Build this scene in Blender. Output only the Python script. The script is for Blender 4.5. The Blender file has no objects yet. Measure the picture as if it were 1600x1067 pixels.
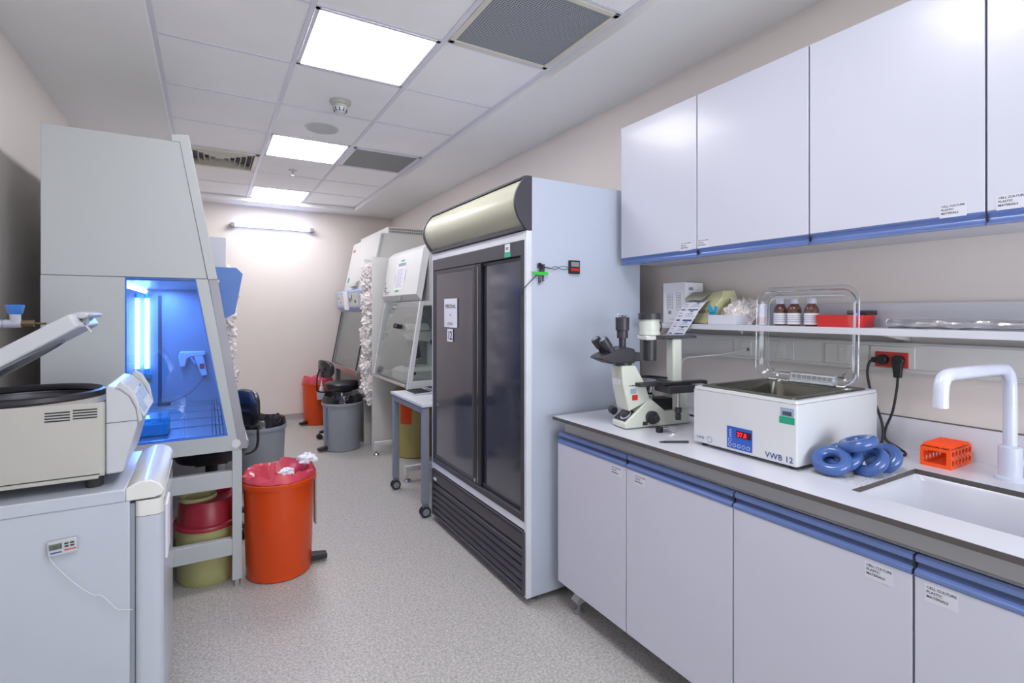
import bpy, bmesh, math, random
from mathutils import Vector, Matrix, noise
random.seed(7)
PI = math.pi
SC = bpy.context.scene
COL = SC.collection
# ------------------------------------------------------------------ camera
cam_d = bpy.data.cameras.new('camera')
cam = bpy.data.objects.new('camera', cam_d)
COL.objects.link(cam)
cam.location = (0, 0, 1.41)
cam.rotation_euler = (PI/2, 0, -math.atan(475/807.0))
cam_d.sensor_width = 36
cam_d.lens = 36*807/1600.0
cam_d.shift_y = -46.5/1600
cam_d.clip_start = 0.02
SC.camera = cam
SC.view_settings.view_transform = 'Standard'
SC.view_settings.look = 'None'
SC.view_settings.gamma = 1
SC.view_settings.use_curve_mapping = False
SC.view_settings.exposure = 0.5
PANEL = 13.5       # strength of the ceiling light panels
TUBE = 5.0       # wall tube lamp
UV = 2.6          # blue lamps inside the safety cabinet
w = bpy.data.worlds.new('world'); SC.world = w; w.use_nodes = True
w.node_tree.nodes['Background'].inputs[0].default_value = (0.80, 0.86, 1.0, 1)
w.node_tree.nodes['Background'].inputs[1].default_value = 0.25
# added bluish fill light behind the camera, tilted up to brighten the ceiling
ld = bpy.data.lights.new('rear_fill_light', 'AREA'); ld.shape = 'RECTANGLE'; ld.size = 1.6; ld.size_y = 1.7
ld.energy = 55; ld.color = (0.84, 0.92, 1.0)
lo = bpy.data.objects.new('rear_fill_light', ld); COL.objects.link(lo)
lo.location = (1.3, -1.75, 1.5); lo.rotation_euler = (PI/2, 0, PI)
lo.rotation_euler = Vector((0.0, 1, 0.45)).to_track_quat('-Z', 'Y').to_euler()

# ------------------------------------------------------------------ materials
def lin(h):
    if isinstance(h, str):
        h = h.lstrip('#'); c = [int(h[i:i+2], 16)/255 for i in (0, 2, 4)]
    else: c = [x/255 for x in h]
    return tuple(x/12.92 if x <= 0.04045 else ((x+0.055)/1.055)**2.4 for x in c) + (1,)
MC = {}
def mat(name, color, rough=0.5, metal=0.0, var=0.04, scale=6.0, bump=0.0, bscale=120.0, emit=0, ecol=None, coat=0.0, spec=0.5, trans=0.0, alpha=1.0):
    if name in MC: return MC[name]
    m = bpy.data.materials.new(name); m.use_nodes = True
    nt = m.node_tree; b = nt.nodes['Principled BSDF']
    c = lin(color)
    tc = nt.nodes.new('ShaderNodeTexCoord')
    nz = nt.nodes.new('ShaderNodeTexNoise'); nz.inputs['Scale'].default_value = scale; nz.inputs['Detail'].default_value = 3
    nt.links.new(tc.outputs['Object'], nz.inputs['Vector'])
    rp = nt.nodes.new('ShaderNodeValToRGB')
    rp.color_ramp.elements[0].position = 0.3; rp.color_ramp.elements[1].position = 0.7
    rp.color_ramp.elements[0].color = tuple(x*(1-var) for x in c[:3]) + (1,)
    rp.color_ramp.elements[1].color = tuple(min(1, x*(1+var)) for x in c[:3]) + (1,)
    nt.links.new(nz.outputs['Fac'], rp.inputs['Fac'])
    nt.links.new(rp.outputs['Color'], b.inputs['Base Color'])
    b.inputs['Roughness'].default_value = rough; b.inputs['Metallic'].default_value = metal
    b.inputs['Coat Weight'].default_value = coat; b.inputs['Coat Roughness'].default_value = 0.08
    b.inputs['Specular IOR Level'].default_value = spec
    b.inputs['Transmission Weight'].default_value = trans
    if bump:
        n2 = nt.nodes.new('ShaderNodeTexNoise'); n2.inputs['Scale'].default_value = bscale
        nt.links.new(tc.outputs['Object'], n2.inputs['Vector'])
        bp = nt.nodes.new('ShaderNodeBump'); bp.inputs['Strength'].default_value = bump; bp.inputs['Distance'].default_value = 0.002
        nt.links.new(n2.outputs['Fac'], bp.inputs['Height']); nt.links.new(bp.outputs['Normal'], b.inputs['Normal'])
    if emit:
        b.inputs['Emission Color'].default_value = lin(ecol or color); b.inputs['Emission Strength'].default_value = emit
    MC[name] = m
    return m
def glass(name, tint=(0.95, 0.97, 0.96), gloss=0.08, rough=0.02, add=0.12, milky=0.0, mcol='#ffffff', fk=0.8):
    """thin sheet of glass or clear plastic: tinted see-through with a mirror layer"""
    if name in MC: return MC[name]
    m = bpy.data.materials.new(name); m.use_nodes = True; nt = m.node_tree
    for n in list(nt.nodes): nt.nodes.remove(n)
    out = nt.nodes.new('ShaderNodeOutputMaterial')
    tr = nt.nodes.new('ShaderNodeBsdfTransparent'); tr.inputs[0].default_value = tuple(tint)+(1,)
    gl = nt.nodes.new('ShaderNodeBsdfGlossy'); gl.inputs['Roughness'].default_value = rough
    gl.inputs['Color'].default_value = (0.95, 0.97, 1, 1)
    lw = nt.nodes.new('ShaderNodeLayerWeight'); lw.inputs['Blend'].default_value = 0.25
    ma = nt.nodes.new('ShaderNodeMath'); ma.operation = 'MULTIPLY_ADD'; ma.inputs[1].default_value = fk; ma.inputs[2].default_value = gloss
    ma.use_clamp = True
    nt.links.new(lw.outputs['Fresnel'], ma.inputs[0])
    mx = nt.nodes.new('ShaderNodeMixShader'); nt.links.new(ma.outputs[0], mx.inputs[0])
    last = tr
    if milky:
        df = nt.nodes.new('ShaderNodeBsdfDiffuse'); df.inputs[0].default_value = lin(mcol)
        nz = nt.nodes.new('ShaderNodeTexNoise'); nz.inputs['Scale'].default_value = 30
        mm = nt.nodes.new('ShaderNodeMath'); mm.operation = 'MULTIPLY'; mm.inputs[1].default_value = 2*milky; mm.use_clamp = True
        nt.links.new(nz.outputs['Fac'], mm.inputs[0])
        m2 = nt.nodes.new('ShaderNodeMixShader'); nt.links.new(mm.outputs[0], m2.inputs[0])
        nt.links.new(tr.outputs[0], m2.inputs[1]); nt.links.new(df.outputs[0], m2.inputs[2]); last = m2
    nt.links.new(last.outputs[0], mx.inputs[1]); nt.links.new(gl.outputs[0], mx.inputs[2])
    nt.links.new(mx.outputs[0], out.inputs['Surface'])
    MC[name] = m
    return m
def mat_floor():
    m = bpy.data.materials.new('speckled_vinyl'); m.use_nodes = True; nt = m.node_tree; b = nt.nodes['Principled BSDF']
    tc = nt.nodes.new('ShaderNodeTexCoord')
    n1 = nt.nodes.new('ShaderNodeTexNoise'); n1.inputs['Scale'].default_value = 95; n1.inputs['Detail'].default_value = 4; n1.inputs['Roughness'].default_value = 0.7
    n2 = nt.nodes.new('ShaderNodeTexVoronoi'); n2.inputs['Scale'].default_value = 150
    nt.links.new(tc.outputs['Object'], n1.inputs['Vector']); nt.links.new(tc.outputs['Object'], n2.inputs['Vector'])
    r1 = nt.nodes.new('ShaderNodeValToRGB'); e = r1.color_ramp.elements
    e[0].position = 0.36; e[0].color = lin('#858280'); e[1].position = 0.64; e[1].color = lin('#dad6d1')
    k = r1.color_ramp.elements.new(0.5); k.color = lin('#b3b0ad')
    nt.links.new(n1.outputs['Fac'], r1.inputs['Fac'])
    r2 = nt.nodes.new('ShaderNodeValToRGB'); e = r2.color_ramp.elements
    e[0].position = 0.0; e[0].color = lin('#94918f'); e[1].position = 1.0; e[1].color = lin('#cfcbc7')
    nt.links.new(n2.outputs['Color'], r2.inputs['Fac'])
    mx = nt.nodes.new('ShaderNodeMix'); mx.data_type = 'RGBA'; mx.inputs['Factor'].default_value = 0.45
    nt.links.new(r1.outputs['Color'], mx.inputs['A']); nt.links.new(r2.outputs['Color'], mx.inputs['B'])
    nt.links.new(mx.outputs['Result'], b.inputs['Base Color'])
    b.inputs['Roughness'].default_value = 0.38
    return m
def mat_dots(name, base, hole, sp, thr=0.30, rough=0.5, metal=0.0, square=False):
    """sheet perforated by a regular grid of small holes"""
    m = bpy.data.materials.new(name); m.use_nodes = True; nt = m.node_tree; b = nt.nodes['Principled BSDF']
    tc = nt.nodes.new('ShaderNodeTexCoord')
    vm = nt.nodes.new('ShaderNodeVectorMath'); vm.operation = 'SCALE'; vm.inputs['Scale'].default_value = 1/sp
    fr = nt.nodes.new('ShaderNodeVectorMath'); fr.operation = 'FRACTION'
    sb = nt.nodes.new('ShaderNodeVectorMath'); sb.operation = 'SUBTRACT'; sb.inputs[1].default_value = (0.5, 0.5, 0.5)
    mu = nt.nodes.new('ShaderNodeVectorMath'); mu.operation = 'MULTIPLY'; mu.inputs[1].default_value = (1, 1, 0)
    ln = nt.nodes.new('ShaderNodeVectorMath'); ln.operation = 'LENGTH'
    lt = nt.nodes.new('ShaderNodeMath'); lt.operation = 'LESS_THAN'; lt.inputs[1].default_value = thr
    nt.links.new(tc.outputs['Object'], vm.inputs[0]); nt.links.new(vm.outputs[0], fr.inputs[0]); nt.links.new(fr.outputs[0], sb.inputs[0])
    nt.links.new(sb.outputs[0], mu.inputs[0]); nt.links.new(mu.outputs[0], ln.inputs[0]); nt.links.new(ln.outputs['Value'], lt.inputs[0])
    mx = nt.nodes.new('ShaderNodeMix'); mx.data_type = 'RGBA'
    mx.inputs['A'].default_value = lin(base); mx.inputs['B'].default_value = lin(hole)
    nt.links.new(lt.outputs[0], mx.inputs['Factor']); nt.links.new(mx.outputs['Result'], b.inputs['Base Color'])
    b.inputs['Roughness'].default_value = rough; b.inputs['Metallic'].default_value = metal
    return m

M = dict(
 wall=mat('wall_paint', '#e4dcd7', 0.65, var=0.015, scale=1.2, bump=0.05, bscale=220),
 ceil=mat('ceiling_paint', '#eeeeed', 0.7, var=0.015, scale=1.5),
 tile=mat('ceiling_tile_board', '#f6f5f5', 0.8, var=0.02, scale=3, bump=0.15, bscale=300),
 grid=mat('grid_rail_enamel', '#dddce6', 0.4, var=0.02),
 cream=mat('diffuser_enamel', '#d8d3c4', 0.45),
 white=mat('white_laminate', '#d9dae6', 0.3, var=0.012, scale=2),
 doorw=mat('door_laminate', '#cbcddb', 0.28, var=0.02, scale=1.5, coat=0.1),
 carcass=mat('carcass_board', '#d2d2d8', 0.5),
 top=mat('worktop_laminate', '#d2d3dc', 0.25, var=0.01),
 core=mat('worktop_edge_core', '#55504f', 0.55, var=0.08, scale=40),
 rail=mat('grey_steel_rail', '#b9babb', 0.4, var=0.03),
 blue=mat('blue_handle_alu', '#7389bf', 0.28, metal=0.35, var=0.03),
 bluedk=mat('blue_handle_recess', '#4a5878', 0.4, metal=0.2),
 seam=mat('seam_dark', '#6b6b78', 0.7),
 fridgew=mat('fridge_enamel', '#c0c8d8', 0.22, var=0.012, scale=1.2, coat=0.2),
 fridgetrim=mat('fridge_white_trim', '#dfe2ea', 0.35),
 dark=mat('dark_fridge_frame', '#4c4b52', 0.38, metal=0.3, var=0.03),
 darkp=mat('dark_fridge_panel', '#343748', 0.12, var=0.05, scale=3, coat=1.0, spec=0.8),  # black panel, its bluish cast paints in the reflected cabinet glow
 canopy=mat('canopy_plastic', '#bcbca6', 0.36, metal=0.0, var=0.02, coat=0.2),
 black=mat('black_plastic', '#222226', 0.4, var=0.08),
 rubber=mat('black_rubber', '#2b2b2d', 0.7, var=0.08),
 blackm=mat('black_metal', '#313036', 0.4, metal=0.3),
 chrome=mat('chrome', '#c9c9c9', 0.15, metal=1.0),
 steel=mat('brushed_steel', '#b4b2ae', 0.3, metal=0.9, var=0.05, scale=20),
 steeld=mat('satin_steel_strip', '#95939a', 0.42, metal=0.55, var=0.03),
 bsc=mat('safety_cabinet_enamel', '#bbbfc0', 0.42, var=0.012, scale=2),
 bsc2=mat('safety_cabinet_white', '#dcdcda', 0.4, var=0.015),
 bscbox=mat('safety_cabinet_blue', '#4f74b6', 0.4, var=0.03),
 lav=mat('lavender_plastic', '#9db0dc', 0.35, var=0.03),
 cent=mat('instrument_beige', '#b7b6af', 0.42, var=0.012),
 centw=mat('instrument_white', '#c3c6cb', 0.35, var=0.012),
 frz=mat('freezer_enamel', '#c0c6d2', 0.25, var=0.012, coat=0.2),
 frzcap=mat('freezer_cap_plastic', '#e2e3df', 0.18, coat=0.5),
 orange=mat('orange_bin_plastic', '#e04a08', 0.3, var=0.04, scale=3),
 greyb=mat('grey_bin_plastic', '#969ba3', 0.42, var=0.03, scale=4),
 redbag=mat('red_bag_film', '#d4485c', 0.22, var=0.12, scale=14, bump=0.3, bscale=40, coat=0.4),
 blackbag=mat('black_bag_film', '#1b1b22', 0.16, var=0.2, bump=0.4, bscale=50, coat=0.5),
 yellowg=mat('yellow_green_plastic', '#b4b27a', 0.42, var=0.03),
 yellow=mat('mustard_plastic', '#b0a35e', 0.45, var=0.03),
 red=mat('dark_red_plastic', '#a02c3a', 0.35, var=0.05),
 redtray=mat('bright_red_plastic', '#d62a28', 0.35, var=0.05),
 orangef=mat('orange_rack_plastic', '#ff5a1a', 0.35, var=0.03),
 leather=mat('black_leatherette', '#26262d', 0.3, var=0.08, scale=30, bump=0.2, bscale=200),
 olive=mat('microscope_enamel', '#d3d8cc', 0.38, var=0.02),
 scopeb=mat('microscope_black', '#3b3a40', 0.4, metal=0.2, var=0.06),
 bath=mat('bath_enamel', '#d3d5d8', 0.35, var=0.01),
 ring=mat('blue_vinyl', '#3f5f9e', 0.22, var=0.04, coat=0.4),
 tap=mat('white_epoxy', '#cdd1e2', 0.25, coat=0.3),
 green=mat('green_plastic', '#0d8a45', 0.35),
 greentape=mat('green_tape', '#35c23e', 0.5),
 tealtape=mat('teal_tape', '#2fb08c', 0.5),
 paper=mat('white_paper', '#e6e6ee', 0.7, var=0.01),
 ink=mat('black_ink', '#30303a', 0.7),
 blueink=mat('blue_ink', '#34518f', 0.6),
 panelblue=mat('blue_keypad', '#2e5cb8', 0.35, var=0.03),
 red7=mat('red_led_digits', '#ff2222', 0.5, emit=2.0, ecol='#ff1428'),
 redplate=mat('red_socket_plate', '#c83c34', 0.4),
 trunk=mat('trunking_plastic', '#d6d5d2', 0.4, var=0.015),
 amber=mat('amber_glass', '#5a3226', 0.08, var=0.1, coat=0.6),
 lead=mat('lead', '#8a8d92', 0.35, metal=0.8),
 wdiff=mat('table_top_laminate', '#d8dadf', 0.3),
 tframe=mat('table_frame_grey', '#8b919d', 0.42, metal=0.2, var=0.03),
 brass=mat('brass', '#8a7a5c', 0.35, metal=0.8),
 kblue=mat('blue_valve_plastic', '#3f86dd', 0.35),
 card=mat('brown_cardboard', '#a88a68', 0.8, var=0.08, scale=20),
 skirt=mat('vinyl_skirting', '#a5a2a0', 0.45, var=0.03, scale=60),
 grey=mat('mid_grey_plastic', '#8d8f92', 0.45),
 lcd=mat('lcd_glass', '#6f7466', 0.2),
 lcdb=mat('blue_grey_screen', '#98aabf', 0.25),
 cable=mat('black_cable', '#1e1e22', 0.45),
 wcable=mat('white_cable', '#d8d8d6', 0.45),
 cyan=mat('cyan_plastic', '#4fb8c8', 0.35, var=0.05),
 parab=mat('cream_carton', '#d6d5a8', 0.6, var=0.03),
 bluep=mat('cyan_print', '#1f9fc8', 0.6),
 foil=mat('crinkled_foil', '#c8c8cc', 0.22, metal=0.85, var=0.1, bump=0.8, bscale=35),
)
M['floor'] = mat_floor()
M['perf'] = mat_dots('perforated_grille_sheet', '#a0a4a9', '#4d5158', 0.0125, 0.33)
M['perf2'] = mat_dots('perforated_return_sheet', '#8c9090', '#5a5e5e', 0.010, 0.33)
M['slotm'] = mat_dots('perforated_steel', '#8f9090', '#3a3a3e', 0.006, 0.32, metal=0.6, rough=0.35)
M['glass'] = glass('clear_glass', (0.93, 0.95, 0.94), 0.03, fk=0.5)
M['bglass'] = glass('lamp_blue_glass', (0.56, 0.73, 0.99), 0.05)  # clear panes; the blue of the cabinet lamps is put into the tint
M['acryl'] = glass('clear_acrylic', (0.97, 0.975, 0.975), 0.0, rough=0.05)
M['bagf'] = glass('clear_bag_film', (0.94, 0.92, 0.92), 0.05, rough=0.2, milky=0.75, mcol='#fbf5f3', fk=0.35)
M['panel'] = mat('light_panel_diffuser', '#ffffff', 0.5, emit=PANEL, ecol='#fdfbff')
M['tube'] = mat('wall_tube_glow', '#ffffff', 0.5, emit=TUBE, ecol='#b3c4ff')
M['uvt'] = mat('blue_tube_glow', '#ffffff', 0.5, emit=UV*3.2, ecol='#a5b8ff')

# ------------------------------------------------------------------ mesh helpers
def wloc(o):
    l = Vector((0, 0, 0))
    while o is not None:
        l = l + o.location; o = o.parent
    return l
class MB:
    def __init__(s): s.v = []; s.f = []; s.m = []
    def add(s, vs, fs, m=0):
        n = len(s.v); s.v += [tuple(v) for v in vs]
        for f in fs: s.f.append(tuple(i+n for i in f)); s.m.append(m)
        return s
    def box(s, x0, x1, y0, y1, z0, z1, m=0):
        vs = [(x, y, z) for x in (x0, x1) for y in (y0, y1) for z in (z0, z1)]
        return s.add(vs, [(0,1,3,2), (4,6,7,5), (0,4,5,1), (2,3,7,6), (0,2,6,4), (1,5,7,3)], m)
    def prism(s, poly, ax, a0, a1, m=0):
        def P(p, a):
            return (p[0], a, p[1]) if ax == 'y' else ((a, p[0], p[1]) if ax == 'x' else (p[0], p[1], a))
        n = len(poly)
        vs = [P(p, a0) for p in poly] + [P(p, a1) for p in poly]
        fs = [tuple(range(n)), tuple(range(2*n-1, n-1, -1))] + [(i, (i+1) % n, n+(i+1) % n, n+i) for i in range(n)]
        return s.add(vs, fs, m)
    def loft(s, rings, m=0, caps=True, close=True):
        n = len(rings[0]); vs = [p for r in rings for p in r]; fs = []
        for k in range(len(rings)-1):
            for i in range(n if close else n-1):
                j = (i+1) % n
                fs.append((k*n+i, k*n+j, (k+1)*n+j, (k+1)*n+i))
        if caps: fs += [tuple(range(n)), tuple(range((len(rings)-1)*n, len(rings)*n))]
        return s.add(vs, fs, m)
    def lathe(s, cx, cy, prof, n=32, m=0, sx=1, sy=1, caps=True, tilt=None):
        rings = [[(cx+r*sx*math.cos(2*PI*i/n), cy+r*sy*math.sin(2*PI*i/n), z) for i in range(n)] for r, z in prof]
        return s.loft(rings, m, caps)
    def cyl(s, p0, p1, r0, r1=None, n=16, m=0, prof=None):
        p0 = Vector(p0); p1 = Vector(p1); r1 = r0 if r1 is None else r1
        d = (p1-p0); q = d.normalized().to_track_quat('Z', 'Y')
        prof = prof or [(r0, 0), (r1, 1)]
        rings = [[p0+d*t+q @ Vector((r*math.cos(2*PI*i/n), r*math.sin(2*PI*i/n), 0)) for i in range(n)] for r, t in prof]
        return s.loft(rings, m)
    def tube(s, pts, r, n=8, m=0, smooth=True, sub=6):
        pts = [Vector(p) for p in pts]
        if smooth and len(pts) > 2:
            out = []
            for i in range(len(pts)-1):
                p0 = pts[max(i-1, 0)]; p1 = pts[i]; p2 = pts[i+1]; p3 = pts[min(i+2, len(pts)-1)]
                for k in range(sub):
                    t = k/sub
                    out.append(0.5*((2*p1)+(-p0+p2)*t+(2*p0-5*p1+4*p2-p3)*t*t+(-p0+3*p1-3*p2+p3)*t**3))
            out.append(pts[-1]); pts = out
        rings = []; up = None
        for i, p in enumerate(pts):
            d = (pts[min(i+1, len(pts)-1)]-pts[max(i-1, 0)]).normalized()
            if up is None:
                up = d.orthogonal().normalized()
            up = (up - d*up.dot(d)).normalized(); sd = d.cross(up)
            rings.append([p+(up*math.cos(2*PI*k/n)+sd*math.sin(2*PI*k/n))*r for k in range(n)])
        return s.loft(rings, m)
    def torus(s, c, R, r, rot=None, n=40, k=14, m=0):
        c = Vector(c); Rm = rot or Matrix.Identity(3); vs = []; fs = []
        for i in range(n):
            a = 2*PI*i/n
            for j in range(k):
                b = 2*PI*j/k
                vs.append(c + Rm @ Vector(((R+r*math.cos(b))*math.cos(a), (R+r*math.cos(b))*math.sin(a), r*math.sin(b))))
        for i in range(n):
            for j in range(k):
                fs.append((i*k+j, ((i+1) % n)*k+j, ((i+1) % n)*k+(j+1) % k, i*k+(j+1) % k))
        return s.add(vs, fs, m)
    def ball(s, c, rx, ry, rz, n=16, k=10, m=0):
        rings = []
        for j in range(1, k):
            a = -PI/2+PI*j/k
            rings.append([(c[0]+rx*math.cos(a)*math.cos(2*PI*i/n), c[1]+ry*math.cos(a)*math.sin(2*PI*i/n), c[2]+rz*math.sin(a)) for i in range(n)])
        return s.loft(rings, m)
    def quad(s, p, m=0): return s.add(p, [(0, 1, 2, 3)], m)
    def text(s, body, size, origin, ux, uy, m=0, spacing=1.0, align='LEFT', ext=0.0, line=1.0):
        """flat lettering laid on a surface: ux = reading direction, uy = up direction"""
        cu = bpy.data.curves.new('lettering', 'FONT'); cu.body = body; cu.size = size; cu.align_x = align
        cu.space_character = spacing; cu.space_line = line; cu.resolution_u = 2; cu.offset = size*0.016; cu.extrude = ext
        ob = bpy.data.objects.new('lettering', cu); COL.objects.link(ob)
        dg = bpy.context.evaluated_depsgraph_get(); me = bpy.data.meshes.new_from_object(ob.evaluated_get(dg))
        o = Vector(origin); ux = Vector(ux).normalized(); uy = Vector(uy).normalized(); uz = ux.cross(uy)
        s.add([o+ux*v.co.x+uy*v.co.y+uz*v.co.z for v in me.vertices], [tuple(p.vertices) for p in me.polygons], m)
        bpy.data.objects.remove(ob); bpy.data.meshes.remove(me); bpy.data.curves.remove(cu)
        return s
    def build(s, name, mats, parent=None, bev=0.0, seg=2, loc=None, smooth=True, angle=35):
        if not isinstance(mats, (list, tuple)): mats = [mats]
        me = bpy.data.meshes.new(name)
        if parent is not None: off = wloc(parent)
        elif loc is not None: off = Vector(loc)
        else:
            xs = [v[0] for v in s.v]; ys = [v[1] for v in s.v]; zs = [v[2] for v in s.v]
            off = Vector(((min(xs)+max(xs))/2, (min(ys)+max(ys))/2, min(zs)))
        me.from_pydata([tuple(Vector(v)-off) for v in s.v], [], s.f)
        for m_ in mats: me.materials.append(m_)
        for p, mi in zip(me.polygons, s.m): p.material_index = mi; p.use_smooth = smooth
        bm = bmesh.new(); bm.from_mesh(me); bmesh.ops.recalc_face_normals(bm, faces=bm.faces); bm.to_mesh(me); bm.free()
        if smooth: me.set_sharp_from_angle(angle=math.radians(angle))
        o = bpy.data.objects.new(name, me); COL.objects.link(o)
        if parent is not None: o.parent = parent
        else: o.location = off
        if bev:
            b = o.modifiers.new('bevel', 'BEVEL'); b.width = bev; b.segments = seg; b.limit_method = 'ANGLE'; b.angle_limit = math.radians(40)
            b.harden_normals = False
        return o
def thing(name, label, cat, loc, group=None):
    o = bpy.data.objects.new(name, None); COL.objects.link(o); o.location = loc; o.empty_display_size = 0.05
    o['label'] = label; o['category'] = cat
    if group: o['group'] = group
    return o
def tag(o, label, cat, group=None):
    o['label'] = label; o['category'] = cat
    if group: o['group'] = group
    return o
def struct(o):
    o['kind'] = 'structure'; return o
def lab(o, l): o['label'] = l; return o
def copy_tree(o, parent=None):
    c = o.copy(); COL.objects.link(c)
    if parent is not None: c.parent = parent
    for ch in list(o.children): copy_tree(ch, c)
    return c
def rrect(x0, x1, y0, y1, r, n=6):
    P = []
    for cx, cy, a in ((x1-r, y1-r, 0), (x0+r, y1-r, 90), (x0+r, y0+r, 180), (x1-r, y0+r, 270)):
        for i in range(n+1):
            t = math.radians(a+90*i/n); P.append((cx+r*math.cos(t), cy+r*math.sin(t)))
    return P
def Rz(a): return Matrix.Rotation(a, 3, 'Z')
def Rx(a): return Matrix.Rotation(a, 3, 'X')
def Ry(a): return Matrix.Rotation(a, 3, 'Y')

# ------------------------------------------------------------------ room shell
XL, XR, YB, YF, ZS, ZG = -0.825, 2.222, 7.12, -1.9, 2.715, 2.765
struct(MB().box(XL-0.1, XR+0.1, YF-0.1, YB+0.1, -0.1, 0).build('floor', M['floor'], loc=(0, 0, 0)))
struct(MB().box(XL-0.1, XL, YF-0.1, YB+0.1, 0, 2.95).build('wall_left', M['wall'], loc=(XL, 0, 0)))
struct(MB().box(XR, XR+0.1, YF-0.1, YB+0.1, 0, 2.95).build('wall_right', M['wall'], loc=(XR, 0, 0)))
struct(MB().box(XL, XR, YB, YB+0.1, 0, 2.95).build('wall_back', M['wall'], loc=(0, YB, 0)))
struct(MB().box(XL, XR, YF-0.1, YF, 0, 2.95).build('wall_front', M['wall'], loc=(0, YF, 0)))
# coved vinyl skirting
def skirt(name, x0, x1, y0, y1, dirx, diry):
    pf = [(0, 0), (0.045, 0), (0.02, 0.008), (0.008, 0.022), (0.004, 0.05), (0.004, 0.105), (0, 0.105)]
    mb = MB()
    if diry: mb.prism([(y0+diry*a, b) for a, b in pf], 'x', x0, x1)
    else: mb.prism([(x0+dirx*a, b) for a, b in pf], 'y', y0, y1)
    return struct(mb.build(name, M['skirt']))
skirt('baseboard_back', XL+0.05, XR-0.05, YB, YB, 0, -1)
skirt('baseboard_left', XL, XL, YF, YB, 1, 0)
skirt('baseboard_right', XR, XR, YF, YB, -1, 0)
# ceiling: lowered plaster border around a tiled grid
GX = [-0.222, 0.400, 1.018, 1.632]
GY = [6.82-0.632*i for i in range(13)]      # rear to front
GX0, GX1, GY0, GY1 = GX[0]-0.012, GX[-1]+0.012, GY[-1], GY[0]
ceiling = MB()
ceiling.box(XL, GX0, YF, YB, ZS, ZS+0.2).box(GX1, XR, YF, YB, ZS, ZS+0.2).box(GX0, GX1, GY1, YB, ZS, ZS+0.2).box(GX0, GX1, YF, GY0, ZS, ZS+0.2)
ceiling.box(GX0, GX1, GY0, GY1, ZG+0.10, ZG+0.14)
ceil = struct(ceiling.build('ceiling', M['ceil'], loc=(0, 0, ZS)))
edge = MB()
for x0, x1 in ((GX0, GX0+0.022), (GX1-0.022, GX1)): edge.box(x0, x1, GY0, GY1, ZG-0.004, ZG)
edge.box(GX0, GX1, GY1-0.022, GY1, ZG-0.004, ZG)
edge.build('wall_angle', M['grid'], ceil)
for x in GX[1:-1]:
    MB().box(x-0.012, x+0.012, GY0, GY1, ZG-0.006, ZG).box(x-0.002, x+0.002, GY0, GY1, ZG, ZG+0.04).build('main_rail', M['grid'], ceil)
special = {}
rows_light = (0, 3, 6, 9)
for j in range(len(GY)-1):
    for i in range(3):
        if i == 1 and j in rows_light: special[(i, j)] = 'light'
special[(2, 3)] = 'return'; special[(2, 7)] = 'grille'; special[(0, 2)] = 'diffuser'
tile_me = None
for j in range(len(GY)-1):
    y1, y0 = GY[j], GY[j+1]
    for i in range(3):
        x0, x1 = GX[i], GX[i+1]
        if j < len(GY)-2:
            MB().box(x0+0.012, x1-0.012, y0-0.009, y0+0.009, ZG-0.0045, ZG-0.0005).build('cross_rail', M['grid'], ceil)
        if (i, j) in special: continue
        pr = random.uniform(-0.0008, 0.0008)
        MB().box(x0+0.004, x1-0.004, y0+0.004, y1-0.004, ZG+pr, ZG+0.018+pr).build('ceiling_tile', M['tile'], ceil, bev=0.0015, seg=1)
def near_word(j): return j
lightlab = {0: 'square ceiling light panel nearest the back wall', 3: 'square ceiling light panel beside the small grey return grille',
            6: 'large square ceiling light panel in front of the smoke detector', 9: 'ceiling light panel overhead, out of the frame behind the viewer'}
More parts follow.
